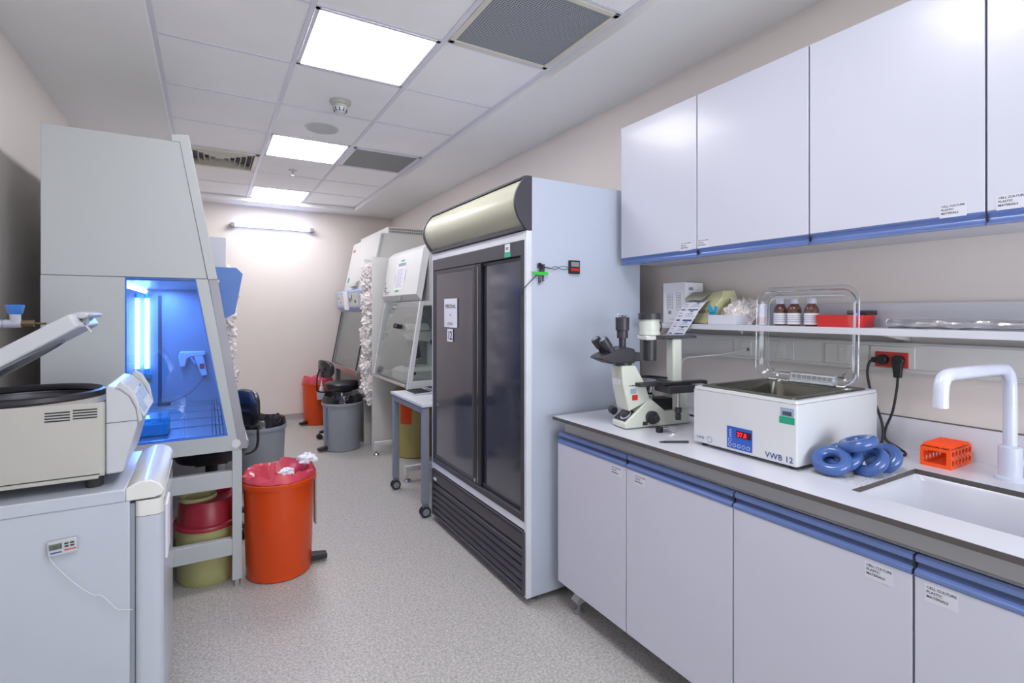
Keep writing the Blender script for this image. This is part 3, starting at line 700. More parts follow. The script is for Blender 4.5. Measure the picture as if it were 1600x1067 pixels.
# taped sheet and small markings on the front of the hood
nrm = Vector((-(1.952-1.562), 0, (1.573-1.508))).normalized(); upv = Vector((1.573-1.508, 0, 1.952-1.562)).normalized()
def on_hood(u, v, off=0.0015):   # u: distance from far edge towards viewer, v: height up the face
    return Vector((1.508, fy1, 1.562)) + Vector((0, -1, 0))*u + upv*v + nrm*off
def hq(mb, u0, u1, v0, v1, off, m=0):
    mb.add([on_hood(u0, v0, off), on_hood(u1, v0, off), on_hood(u1, v1, off), on_hood(u0, v1, off)], [(0, 1, 2, 3)], m)
ns = MB(); hq(ns, 0.33, 0.60, 0.05, 0.315, 0.0015); hq(ns, 0.37, 0.58, 0.275, 0.305, 0.002, 1)
for k in range(14): hq(ns, 0.36, 0.56-0.02*(k % 3), 0.075+k*0.013, 0.080+k*0.013, 0.002, 2)
hq(ns, 0.43, 0.53, 0.318, 0.334, 0.002, 3); hq(ns, 0.38, 0.48, 0.032, 0.049, 0.002, 4); hq(ns, 0.323, 0.333, 0.12, 0.20, 0.002, 3); hq(ns, 0.600, 0.610, 0.13, 0.23, 0.002, 3)
ns.build('taped_sheet', [M['paper'], M['grey'], mat('grey_print', '#b9b6cc', 0.7), M['tealtape'], M['greentape']], h1, smooth=False)
mk = MB()
for u0, v0, w_, h_ in ((0.03, 0.10, 0.012, 0.045), (0.06, 0.07, 0.03, 0.018), (0.03, 0.04, 0.012, 0.05), (0.075, 0.03, 0.02, 0.03), (0.11, 0.035, 0.10, 0.006), (0.06, 0.02, 0.12, 0.005)):
    hq(mk, u0, u0+w_, v0, v0+h_, 0.0015)
mk.build('switch_markings', M['ink'], h1, smooth=False)
MB().box(1.80, 1.83, R1Y0-0.004, R1Y0, 1.70, 1.80).build('side_slot', M['grey'], h1)

# stereo microscope inside the hood
sm = thing('stereo_microscope', 'pale stereo microscope with black camera standing inside the glass hood', 'microscope', (1.66, 4.62, 0.80))
MB().loft([[(x, y, 0.801) for x, y in rrect(1.49, 1.86, 4.44, 4.80, 0.05)], [(x, y, 0.872) for x, y in rrect(1.49, 1.86, 4.44, 4.80, 0.05)],
           [(x, y, 0.900) for x, y in rrect(1.53, 1.84, 4.48, 4.76, 0.04)]]).build('base', M['olive'], sm)
MB().cyl((1.62, 4.62, 0.90), (1.62, 4.62, 0.906), 0.06, n=24).build('stage_disc', M['grey'], sm)
MB().cyl((1.60, 4.438, 0.855), (1.60, 4.445, 0.855), 0.014, n=14).build('knob', M['black'], sm)
MB().cyl((1.82, 4.62, 0.90), (1.82, 4.62, 1.24), 0.032, n=20).build('pillar', M['olive'], sm)
MB().prism([(1.60, 1.15), (1.86, 1.12), (1.87, 1.20), (1.84, 1.225), (1.62, 1.235), (1.56, 1.20)], 'y', 4.56, 4.68).build('head', M['olive'], sm, bev=0.01)
MB().prism([(1.56, 1.235), (1.80, 1.235), (1.78, 1.30), (1.56, 1.30)], 'y', 4.56, 4.68).build('illuminator_housing', M['olive'], sm, bev=0.012)
MB().cyl((1.64, 4.62, 1.15), (1.68, 4.62, 0.98), 0.06, 0.045, n=24).build('objective', M['black'], sm)
for dy in (-0.033, 0.033):
    MB().cyl((1.56, 4.62+dy, 1.255), (1.475, 4.62+dy, 1.285), 0.022, n=16).build('eyepiece', M['black'], sm)
MB().cyl((1.575, 4.62, 1.275), (1.54, 4.62, 1.285), 0.035, n=16).build('lens_ring', mat('sage_green', '#8fae9c', 0.4), sm)
MB().tube([(1.80, 4.60, 1.28), (1.72, 4.56, 1.36), (1.60, 4.62, 1.38), (1.58, 4.68, 1.32), (1.68, 4.70, 1.25)], 0.004, 6).build('light_cable', M['grey'], sm)
for z, r in ((1.18, 0.03), (1.125, 0.045)):
    MB().cyl((1.83, 4.56, z), (1.83, 4.535, z), r*0.8, n=20).build('focus_knob', M['black'], sm)
# bottom drum under the hood
yd = thing('yellow_waste_drum', 'mustard yellow waste drum with orange label under the microscope hood', 'waste drum', (1.79, 4.92, 0))
MB().lathe(1.79, 4.92, [(0.195, 0), (0.205, 0.01), (0.205, 0.60), (0.205, 0.62)], 48).build('body', M['yellow'], yd)
MB().lathe(1.79, 4.92, [(0.214, 0.62), (0.214, 0.645), (0.19, 0.66), (0.02, 0.665)], 48).build('lid', M['yellow'], yd)
a0 = math.radians(200)
vs = [];
for i in range(8):
    a = math.radians(203+i*5); vs += [(1.79+0.2065*math.cos(a), 4.92+0.2065*math.sin(a), 0.33), (1.79+0.2065*math.cos(a), 4.92+0.2065*math.sin(a), 0.52)]
MB().add([(1.79+(v[0]-1.79), v[1], v[2]) for v in vs], [(2*i, 2*i+2, 2*i+3, 2*i+1) for i in range(7)]).build('orange_label', M['orange'], yd)

# ------------------------------------------------------------------ crumpled bags
def bag_mass(name, n, x0, x1, y0, y1, z0, z1, label, base, seed):
    """crammed film bags that nobody could count: one mass of many crumpled lobes"""
    rnd = random.Random(seed); mb = MB()
    for i in range(n):
        bm = bmesh.new(); bmesh.ops.create_icosphere(bm, subdivisions=3, radius=1)
        sv = Vector((rnd.random()*50, rnd.random()*50, rnd.random()*50)); r = rnd.uniform(0.035, 0.062)
        c = Vector((x0+(x1-x0)*rnd.random(), y0+(y1-y0)*rnd.random(), z0+(z1-z0)*(i+0.5)/n))
        R = Rz(rnd.random()*6) @ Rx(rnd.random()*6); vs = []
        for v in bm.verts:
            d = v.co.normalized()
            k = 1+0.6*noise.noise(d*2.3+sv)+0.5*noise.noise(d*5+sv)+0.5*(abs(noise.noise(d*10+sv))-0.2)
            vs.append(c+R @ (d*r*k))
        fs = [tuple(v.index for v in f.verts) for f in bm.faces]; bm.free(); mb.add(vs, fs)
    o = tag(mb.build(name, M['bagf'], loc=base), label, 'plastic bags'); o['kind'] = 'stuff'
    return o
# right tall narrow rack between the two hoods
rk = thing('bag_rack', 'tall narrow white open-front rack stuffed with clear bags, between the right hoods', 'rack', (1.80, 5.38, 0))
MB().box(1.43, 2.20, 5.215, 5.235, 0, 1.965).build('side_panel', M['bsc2'], rk, bev=0.001)
MB().box(1.43, 2.20, 5.525, 5.545, 0, 1.965).build('side_panel', M['bsc2'], rk, bev=0.001)
MB().box(1.45, 2.20, 5.235, 5.525, 1.90, 1.92).build('top_panel', M['bsc2'], rk); MB().box(2.18, 2.20, 5.235, 5.525, 0, 1.90).build('rear_panel', M['bsc2'], rk)
for z in (0.45, 0.95, 1.40): MB().box(1.50, 2.18, 5.235, 5.525, z, z+0.015).build('shelf', M['bsc2'], rk)
bag_mass('plastic_bag_pile', 120, 1.415, 1.465, 5.285, 5.475, 0.50, 1.86, 'mass of crumpled clear plastic bags crammed in the tall right-hand rack', (1.43, 5.38, 0.42), 3)
# left tall rack behind the big cabinet
lk = thing('bag_rack', 'tall pale rack seen behind the blue control box of the left safety cabinet', 'rack', (-0.2, 4.55, 0))
MB().box(-0.80, 0.115, 4.42, 4.44, 0, 1.965).build('side_panel', M['grid'], lk, bev=0.001)
MB().box(-0.80, 0.115, 4.73, 4.75, 0, 1.965).build('side_panel', M['grid'], lk, bev=0.001)
MB().box(-0.80, 0.09, 4.44, 4.73, 1.90, 1.92).build('top_panel', M['grid'], lk); MB().box(-0.80, -0.78, 4.44, 4.73, 0, 1.90).build('rear_panel', M['grid'], lk)
for z in (0.45, 0.95, 1.40): MB().box(-0.78, 0.04, 4.44, 4.73, z, z+0.015).build('shelf', M['grid'], lk)
bag_mass('plastic_bag_pile', 80, 0.06, 0.155, 4.49, 4.68, 0.70, 1.74, 'mass of crumpled clear bags bulging from the rack behind the left safety cabinet', (0.10, 4.58, 0.62), 5)
bx = thing('cardboard_box', 'small brown cardboard box on the floor behind the grey bin', 'box', (1.52, 5.64, 0))
MB().box(1.455, 1.60, 5.552, 5.682, 0, 0.20).build('carton', M['card'], bx, bev=0.002)
MB().box(1.455, 1.60, 5.605, 5.630, 0.2, 0.2006).build('tape_strip', M['parab'], bx)

# ------------------------------------------------------------------ far right safety cabinet
R2Y0, R2Y1 = 5.68, 6.92
h2 = thing('biosafety_cabinet', 'far right tall white biosafety cabinet with lavender control box near the back wall', 'safety cabinet', (1.8, 6.3, 0))
MB().prism([(1.655, 2.288), (1.525, 1.655), (1.60, 1.44), (2.18, 1.44), (2.18, 2.288)], 'y', R2Y0, R2Y1).build('body', M['bsc2'], h2, bev=0.004)
MB().box(1.735, 2.18, R2Y0, R2Y1-0.05, 2.288, 2.362).build('exhaust_housing', M['bsc2'], h2, bev=0.003)
for r in range(2):
    for q in range(16):
        MB().box(1.752+q*0.026, 1.772+q*0.026, R2Y0-0.003, R2Y0+0.001, 2.298+r*0.03, 2.320+r*0.03).build('exhaust_slot', M['grey'], h2)
MB().prism([(1.66, 2.27), (1.622, 2.05), (1.56, 1.70), (1.575, 1.70), (1.64, 2.05), (1.69, 2.27)], 'y', R2Y0-0.006, R2Y0).build('side_trim', M['bsc'], h2)
cb = MB().prism([(1.545, 1.690), (1.425, 1.650), (1.445, 1.462), (1.500, 1.408), (1.60, 1.408), (1.60, 1.690)], 'y', R2Y0-0.02, R2Y1+0.005).build('control_box', M['lav'], h2, bev=0.006)
def on2(u, v, off=0.002):
    a = Vector((1.445, R2Y1, 1.462)); up = Vector((-0.020, 0, 0.188)).normalized(); nn = Vector((-0.188, 0, -0.02)).normalized()
    return a+Vector((0, -1, 0))*u+up*v+nn*off
def q2(mb, u0, u1, v0, v1, off, m=0): mb.add([on2(u0, v0, off), on2(u1, v0, off), on2(u1, v1, off), on2(u0, v1, off)], [(0, 1, 2, 3)], m)
mb = MB(); q2(mb, 0.07, 0.42, 0.02, 0.165, 0.002); q2(mb, 0.68, 1.15, 0.02, 0.165, 0.002)
mb.build('keypad', mat('keypad_cream', '#c5c8c0', 0.5), h2, smooth=False)
mb = MB()
for u, v, a, b_ in ((0.12, 0.10, 0.04, 0.03), (0.22, 0.05, 0.03, 0.02), (0.72, 0.06, 0.05, 0.05), (0.82, 0.08, 0.03, 0.07), (0.95, 0.05, 0.06, 0.03)): q2(mb, u, u+a, v, v+b_, 0.003)
mb.build('keys', M['ink'], h2, smooth=False)
mb = MB(); q2(mb, 0.42, 0.66, -0.03, 0.188, 0.004); mb.build('paper_slip', M['paper'], h2, smooth=False)
mb = MB().box(1.566, 1.568, 6.68, 6.76, 1.87, 1.95).build('teal_sticker', M['tealtape'], h2) if False else None
s0 = Vector((1.655-1.525, 0, 2.288-1.655)).normalized(); sn = Vector((-(2.288-1.655), 0, 0.13)).normalized()
def on3(u, v, off=0.002): return Vector((1.525, R2Y1, 1.655))+Vector((0, -1, 0))*u+s0*v+sn*off
mb = MB(); mb.add([on3(0.10, 0.13), on3(0.18, 0.13), on3(0.18, 0.19), on3(0.10, 0.19)], [(0, 1, 2, 3)])
mb.build('teal_sticker', M['tealtape'], h2, smooth=False)
mb = MB(); mb.add([on3(0.08, 0.53), on3(0.20, 0.53), on3(0.20, 0.56), on3(0.08, 0.56)], [(0, 1, 2, 3)]); mb.build('maker_mark', mat('pink_mark', '#c8566a', 0.6), h2, smooth=False)
mb = MB().loft([[on3(0.45, 0.05, 0), on3(0.72, 0.05, 0), on3(0.72, 0.13, 0), on3(0.45, 0.13, 0)], [on3(0.45, 0.05, 0.05), on3(0.72, 0.05, 0.05), on3(0.72, 0.10, 0.03), on3(0.45, 0.10, 0.03)]])
mb.build('paper_pad', M['cent'], h2)
for yy in (R2Y0, R2Y1-0.02):
    m_ = MB().prism([(1.515, 1.41), (1.397, 0.765), (1.46, 0.765), (1.575, 1.41)], 'y', yy, yy+0.02).box(2.10, 2.18, yy, yy+0.02, 0.765, 1.44).prism([(1.46, 0.765), (2.10, 0.765), (2.10, 0.80), (1.466, 0.80)], 'y', yy, yy+0.02)
    sp_ = m_.build('side_frame', M['bsc'], h2)
    MB().prism([(1.466, 0.80), (2.10, 0.80), (2.10, 1.44), (1.575, 1.42)], 'y', yy+0.008, yy+0.012).build('side_glass', M['glass'], sp_)
MB().box(2.15, 2.18, R2Y0+0.02, R2Y1-0.02, 0.765, 1.44).build('rear_wall', M['steel'], h2)
MB().add([(1.392, R2Y0+0.02, 0.775), (1.392, R2Y1-0.02, 0.775), (1.510, R2Y1-0.02, 1.42), (1.510, R2Y0+0.02, 1.42), (1.397, R2Y0+0.02, 0.775), (1.397, R2Y1-0.02, 0.775), (1.515, R2Y1-0.02, 1.42), (1.515, R2Y0+0.02, 1.42)],
         [(0,1,2,3), (7,6,5,4), (0,4,5,1), (1,5,6,2), (2,6,7,3), (3,7,4,0)]).build('sash', M['glass'], h2)
for yy in (R2Y0+0.004, R2Y1-0.012):
    MB().prism([(1.510, 1.42), (1.388, 0.765), (1.375, 0.765), (1.498, 1.42)], 'y', yy, yy+0.016).build('sash_edge', M['dark'], h2)
MB().box(1.46, 2.15, R2Y0+0.02, R2Y1-0.02, 0.76, 0.78).prism([(1.372, 0.765), (1.46, 0.775), (1.46, 0.70), (1.385, 0.705)], 'y', R2Y0, R2Y1).build('work_tray', M['steel'], h2, bev=0.002)
MB().box(1.46, 2.18, R2Y0, R2Y1, 0.70, 0.76).build('base_pan', M['steeld'], h2, bev=0.002)
for xx in (1.42, 2.12):
    for yy in (R2Y0+0.01, R2Y1-0.06):
        MB().box(xx, xx+0.05, yy, yy+0.05, 0.02, 0.70).build('leg', M['steeld'], h2)
        leveller(MB(), xx+0.025, yy+0.025, 0.03).build('leveling_foot', M['grey'], h2)
fl = MB()
fl.loft([[(x, y, 0.781) for x, y in rrect(1.62, 1.72, 5.80, 5.90, 0.02)], [(x, y, 0.88) for x, y in rrect(1.62, 1.72, 5.80, 5.90, 0.02)]])
tag(fl.build('pink_flask', glass('pink_medium', (0.9, 0.55, 0.55), 0.1, milky=0.3, mcol='#d8898a')), 'pink-tinted flask inside the far right biosafety cabinet', 'flask')

# ------------------------------------------------------------------ big left safety cabinet
BY0, BY1 = 3.0, 4.28
B = thing('biosafety_cabinet', 'large grey-white biosafety cabinet with blue-lit side window on an open steel stand, left side', 'safety cabinet', (-0.25, 3.64, 0))
MB().prism([(-0.633, 1.574), (-0.003, 1.574), (-0.119, 2.239), (-0.633, 2.239)], 'y', BY0, BY1).build('upper_housing', M['bsc'], B, bev=0.002)
MB().prism([(-0.153, 2.239), (-0.119, 2.239), (-0.001, 1.572), (0.042, 1.572), (-0.082, 2.279), (-0.153, 2.273)], 'y', BY0-0.002, BY1+0.002).build('front_hood', M['bsc'], B, bev=0.002)
# side walls with window opening
for yy in (BY0, BY1-0.025):
    m_ = MB().prism([(-0.633, 0.70), (-0.335, 0.70), (-0.335, 1.572), (-0.633, 1.572)], 'y', yy, yy+0.025)
    m_.prism([(-0.335, 0.70), (0.148, 0.70), (0.133, 0.778), (-0.335, 0.778)], 'y', yy, yy+0.025)
    m_.prism([(-0.052, 1.572), (-0.001, 1.572), (0.132, 0.778), (0.088, 0.778)], 'y', yy, yy+0.025)
    sd_ = m_.build('side_wall', M['bsc'], B)
    if yy == BY0:
        MB().prism([(-0.335, 0.778), (0.088, 0.778), (-0.052, 1.572), (-0.335, 1.572)], 'y', yy+0.006, yy+0.011).build('side_window', M['bglass'], sd_)
        gk = MB(); P = [(-0.335, 0.778), (0.088, 0.778), (-0.052, 1.572), (-0.335, 1.572)]; Q = [(-0.329, 0.784), (0.081, 0.784), (-0.056, 1.566), (-0.329, 1.566)]
        for i in range(4):
            j = (i+1) % 4; gk.prism([P[i], P[j], Q[j], Q[i]], 'y', yy+0.001, yy+0.012)
        gk.build('window_gasket', mat('blue_gasket', '#3f74cc', 0.4), sd_)
    else:
        MB().prism([(-0.335, 0.778), (0.088, 0.778), (-0.052, 1.572), (-0.335, 1.572)], 'y', yy+0.002, yy+0.023).build('inner_panel', mat('satin_inner_steel', '#9fa3aa', 0.5, metal=0.6), sd_)
MB().cyl((0.124, BY0-0.004, 0.735), (0.124, BY0, 0.735), 0.021, n=24).build('round_cap', M['bsc2'], B)
MB().box(-0.633, -0.61, BY0+0.025, BY1-0.025, 0.70, 1.572).build('rear_skin', M['bsc'], B)
il = MB().box(-0.46, -0.455, BY0+0.025, BY1-0.025, 0.79, 1.572); il.build('inner_rear_wall', M['steel'], B)
MB().box(-0.46, 0.05, BY0+0.025, BY1-0.025, 1.560, 1.572).build('inner_top', M['steel'], B)
# work surface with slotted front intake
MB().box(-0.455, 0.02, BY0+0.026, BY1-0.026, 0.772, 0.786).build('work_surface', M['steel'], B, bev=0.002)
MB().box(0.02, 0.125, BY0+0.026, BY1-0.026, 0.740, 0.748).build('intake_pan', M['steeld'], B)
for k in range(5):
    MB().box(0.022+k*0.017, 0.034+k*0.017, BY0+0.03, BY1-0.03, 0.776, 0.785).build('intake_slat', M['steel'], B)
for k in range(4): MB().box(-0.30, 0.105, 3.28+k*0.25, 3.286+k*0.25, 0.786, 0.790).build('surface_joint', M['chrome'], B)
# front sash in a satin steel frame
def slant(mb, x_top, x_bot, zt, zb, t, y0, y1, m=0):
    return mb.prism([(x_bot, zb), (x_bot+t, zb), (x_top+t, zt), (x_top, zt)], 'y', y0, y1, m)
slant(MB(), 0.0025, 0.137, 1.570, 0.705, 0.041, BY0-0.001, BY0+0.045).build('sash_frame', M['steeld'], B, bev=0.001)
slant(MB(), 0.0025, 0.137, 1.570, 0.705, 0.041, BY1-0.045, BY1+0.001).build('sash_frame', M['steeld'], B, bev=0.001)
slant(MB(), 0.040, 0.158, 1.40, 0.77, 0.006, BY0+0.045, BY1-0.045).build('sash', M['bglass'], B)
MB().box(0.135, 0.185, BY0+0.045, BY1-0.045, 0.705, 0.735).build('sash_sill', M['steeld'], B, bev=0.002)
MB().prism([(0.075, 1.374), (0.122, 1.400), (0.158, 1.609), (0.128, 1.641), (0.020, 1.641), (0.015, 1.60)], 'y', 3.07, 4.20).build('control_box', M['bscbox'], B, bev=0.001)
# interior: blue lamps, corner post
for yy, xx in ((BY1-0.06, -0.405), (BY1-0.06, -0.352)):
    MB().cyl((xx, yy, 1.03), (xx, yy, 1.50), 0.013, n=12).build('blue_lamp', M['uvt'], B)
    MB().cyl((xx, yy, 0.995), (xx, yy, 1.03), 0.016, n=12).cyl((xx, yy, 1.50), (xx, yy, 1.53), 0.016, n=12).build('lamp_socket', M['cyan'], B)
MB().box(-0.43, -0.325, BY1-0.045, BY1-0.03, 0.96, 0.985).build('lamp_bracket', M['chrome'], B)
MB().cyl((-0.36, 3.1, 1.545), (-0.36, 4.2, 1.545), 0.014, n=12).build('blue_lamp', M['uvt'], B)
MB().box(-0.292, -0.272, BY1-0.034, BY1-0.026, 0.79, 1.52).build('corner_post', M['dark'], B)
# stand
for yy in (BY0+0.001, BY1-0.046):
    MB().box(0.107, 0.151, yy, yy+0.045, 0.035, 0.70).box(-0.60, -0.555, yy, yy+0.045, 0.035, 0.70).build('stand_leg', M['bsc'], B, bev=0.002) if False else None
    for x0 in (0.107, -0.60):
        MB().box(x0, x0+0.044, yy, yy+0.045, 0.035, 0.699).build('stand_leg', M['bsc'], B, bev=0.002)
        MB().lathe(x0+0.022, yy+0.022, [(0.018, 0), (0.018, 0.036)], 6).build('leveling_foot', M['steel'], B)
    MB().box(-0.556, 0.107, yy+0.002, yy+0.042, 0.512, 0.597).build('stand_beam', M['bsc'], B, bev=0.002)
    MB().box(-0.556, 0.107, yy+0.002, yy+0.042, 0.165, 0.249).build('stand_beam', M['bsc'], B, bev=0.002)
# warning triangle on the inner wall
mb = MB().prism([(-0.375, 0.93), (-0.325, 0.93), (-0.35, 0.975)], 'y', BY1-0.030, BY1-0.0285).build('warning_triangle', mat('warning_yellow', '#b8a83a', 0.5), B)
# pipetting aid hanging on inner wall
pg = thing('pipette_controller', 'white gun-shaped pipette controller with red patch hanging inside the blue-lit cabinet', 'pipette controller', (-0.09, 4.2, 1.02))
gy = BY1-0.06
MB().prism([(-0.175, 1.10), (-0.165, 1.135), (-0.02, 1.135), (-0.012, 1.115), (-0.03, 1.10), (-0.10, 1.10), (-0.125, 1.085), (-0.135, 1.03), (-0.165, 1.03)], 'y', gy-0.018, gy+0.018).build('body', M['centw'], pg, bev=0.006)
MB().prism([(-0.085, 1.105), (-0.03, 1.105), (0.0, 0.965), (-0.04, 0.960)], 'y', gy-0.016, gy+0.016).build('grip', M['centw'], pg, bev=0.006)
MB().box(-0.05, -0.022, gy-0.0175, gy-0.0165, 1.012, 1.048).build('red_patch', M['redtray'], pg)
MB().cyl((-0.10, gy-0.012, 1.095), (-0.092, gy-0.012, 1.07), 0.007, n=10).cyl((-0.085, gy-0.012, 1.075), (-0.078, gy-0.012, 1.05), 0.007, n=10).build('trigger', M['lav'], pg)
MB().tube([(-0.015, gy, 0.965), (-0.06, gy-0.02, 0.90), (-0.12, gy-0.05, 0.845), (-0.20, gy-0.06, 0.81), (-0.26, gy-0.06, 0.795)], 0.0035, 6).build('charging_cable', M['cable'], pg)
MB().box(-0.29, -0.215, gy-0.08, gy-0.04, 0.787, 0.805).build('cable_bundle', M['ink'], pg, bev=0.005)
tb2 = thing('pipette_tip_box', 'teal box of pipette tips on the work surface inside the blue-lit cabinet', 'box', (-0.27, 3.22, 0.787))
MB().box(-0.40, -0.175, 3.14, 3.33, 0.787, 0.845).build('base', M['cyan'], tb2, bev=0.004)
MB().box(-0.398, -0.177, 3.142, 3.328, 0.848, 0.875).build('lid', glass('cyan_lid', (0.45, 0.85, 0.92), 0.08, milky=0.25, mcol='#7fd0dc'), tb2, bev=0.004)
# blue light inside the cabinet
bl = bpy.data.lights.new('cabinet_lamp_glow', 'AREA'); bl.shape = 'RECTANGLE'; bl.size = 0.06; bl.size_y = 1.0; bl.energy = 11; bl.color = (0.30, 0.52, 1.0)
blo = bpy.data.objects.new('cabinet_lamp_glow', bl); COL.objects.link(blo); blo.location = (-0.25, 3.65, 1.553)

# ------------------------------------------------------------------ freezer with centrifuge
ZY0, ZY1 = 2.035, 2.56
fz = thing('undercounter_freezer', 'white undercounter freezer with rounded door cap in the left foreground', 'freezer', (-0.5, 2.3, 0))
MB().box(-0.80, -0.215, ZY0, ZY1, 0.02, 0.808).build('body', M['frz'], fz, bev=0.003)
MB().box(-0.81, -0.225, ZY0-0.004, ZY1+0.002, 0.808, 0.848).build('top_panel', M['frz'], fz, bev=0.004)
pf = [(-0.225, 0.808), (-0.225, 0.848), (-0.19, 0.866), (-0.16, 0.866), (-0.135, 0.852), (-0.122, 0.83), (-0.128, 0.815), (-0.15, 0.808)]
MB().prism(pf, 'y', ZY0-0.004, ZY1+0.002).build('top_cap', M['frzcap'], fz, bev=0.004, seg=3)
MB().box(-0.215, -0.203, ZY0+0.012, ZY1-0.012, 0.06, 0.795).build('door_gasket', M['greyb'], fz)
pfd = rrect(-0.203, -0.125, ZY0, ZY1, 0.022, 5)
dd = MB().loft([[(x, y, 0.06) for x, y in pfd], [(x, y, 0.750) for x, y in pfd]]).build('door', M['frz'], fz, bev=0.0)
MB().loft([[(x, y, 0.751) for x, y in pfd], [(x, y, 0.802) for x, y in pfd]]).build('door_cap', M['frzcap'], fz, bev=0.002)
MB().box(-0.124, -0.118, ZY0+0.06, ZY0+0.2, 0.58, 0.76).build('door_notice', M['paper'], fz, bev=0.0)
for xx in (-0.75, -0.26):
    for yy in (ZY0+0.05, ZY1-0.05): MB().lathe(xx, yy, [(0.02, 0), (0.02, 0.02)], 12).build('foot', M['black'], fz)
MB().box(-0.61, -0.555, ZY0-0.002, ZY0, 0.60, 0.72).build('rating_label', M['paper'], fz, bev=0.0)
ft = thing('freezer_thermometer', 'small white digital thermometer with probe wire on the freezer side', 'thermometer', (-0.378, ZY0-0.01, 0.68))
R_ = Ry(math.radians(-3.5))
def ftv(x, z): v = R_ @ Vector((x, 0, z)); return (-0.377+v.x, 0.7035+v.z)
def fbox(x0, x1, z0, z1, y0, y1, nm, m_, par=ft, bev=0.0):
    P = [ftv(x0, z0), ftv(x1, z0), ftv(x1, z1), ftv(x0, z1)]
    return MB().prism(P, 'y', y0, y1).build(nm, m_, par, bev=bev)
fbox(-0.035, 0.035, -0.022, 0.022, ZY0-0.016, ZY0-0.0005, 'case', M['centw'], bev=0.003)
fbox(-0.030, 0.0, -0.003, 0.014, ZY0-0.0172, ZY0-0.0158, 'screen', M['lcd'])
for k in range(4): fbox(0.006+0.0135*(k % 2), 0.015+0.0135*(k % 2), 0.008-0.0085*(k//2), 0.012-0.0085*(k//2), ZY0-0.0185, ZY0-0.0158, 'button', M['ink'])
fbox(-0.028, -0.002, -0.014, -0.010, ZY0-0.0168, ZY0-0.0158, 'blue_print', M['blueink']); fbox(0.004, 0.032, -0.011, -0.008, ZY0-0.0168, ZY0-0.0158, 'red_print', M['redtray'])
MB().text('-20.1', 0.013, (ftv(-0.027, 0.000)[0], ZY0-0.0176, ftv(-0.027, 0.0005)[1]), (1, 0, 0.06), (0, 0, 1)).build('digits', M['ink'], ft, smooth=False)
MB().tube([(-0.408, ZY0-0.006, 0.677), (-0.40, ZY0-0.010, 0.660), (-0.37, ZY0-0.012, 0.615), (-0.335, ZY0-0.012, 0.570), (-0.305, ZY0-0.012, 0.540), (-0.285, ZY0-0.012, 0.532), (-0.265, ZY0-0.012, 0.505), (-0.245, ZY0-0.012, 0.478), (-0.228, ZY0-0.008, 0.470), (-0.209, ZY0+0.01, 0.455)], 0.0016, 6).build('probe_wire', M['wcable'], ft)

cf = thing('centrifuge', 'open beige benchtop centrifuge with black rim on top of the freezer', 'centrifuge', (-0.5, 2.3, 0.849))
CY0, CY1 = 2.082, 2.50
out = rrect(-0.775, -0.285, CY0, CY1, 0.012, 3)
n4 = len(out)
bod = MB(); cx, cy, rr = -0.515, 2.292, 0.196
# body: box walls and a top skin with a round bowl opening
bod.loft([[(x, y, 0.892) for x, y in out], [(x, y, 1.112) for x, y in out], [(x*0.995-0.0025, y*0.998+0.0045, 1.122) for x, y in out]], caps=False)
def outer_at(a):
    dx, dy = math.cos(a), math.sin(a); t = 9
    for lim, d, c in ((-0.289, dx, cx), (-0.771, dx, cx), (CY0+0.004, dy, cy), (CY1-0.004, dy, cy)):
        if abs(d) > 1e-6:
            q = (lim-c)/d
            if q > 0: t = min(t, q)
    return (cx+dx*t, cy+dy*t)
N = 64; ro = [(*outer_at(2*PI*i/N), 1.122) for i in range(N)]
prof = [(0.196, 1.124), (0.185, 1.122), (0.178, 1.05), (0.170, 0.94), (0.02, 0.935)]
rings = [ro]+[[(cx+r*math.cos(2*PI*i/N), cy+r*math.sin(2*PI*i/N), z) for i in range(N)] for r, z in prof]
bod.loft(rings[:2], 0, caps=False)
bod.box(-0.775, -0.285, CY0, CY1, 0.888, 0.895)
bod.build('body', M['cent'], cf)
MB().loft(rings[2:], 0, caps=False).build('bowl', M['steeld'], cf)
MB().lathe(cx, cy, [(0.178, 1.118), (0.206, 1.120), (0.209, 1.130), (0.204, 1.142), (0.196, 1.146), (0.186, 1.140), (0.180, 1.128)], 64, caps=False).build('rim_seal', M['blackm'], cf)
MB().lathe(cx, cy, [(0.05, 0.94), (0.06, 1.02), (0.15, 1.03), (0.155, 1.06), (0.05, 1.075), (0.03, 1.10), (0.002, 1.10)], 40).build('rotor', M['scopeb'], cf)
for gx0 in (-0.430, -0.363):
    for k in range(4):
        MB().box(gx0, gx0+0.060, CY0-0.0012, CY0+0.001, 1.0965-k*0.0085+(0.003 if gx0 > -0.4 else 0), 1.1005-k*0.0085+(0.003 if gx0 > -0.4 else 0)).build('vent_slot', M['ink'], cf)
MB().box(-0.775, -0.30, CY0-0.003, CY1, 0.880, 0.889).build('base_skirt', M['cent'], cf, bev=0.002)
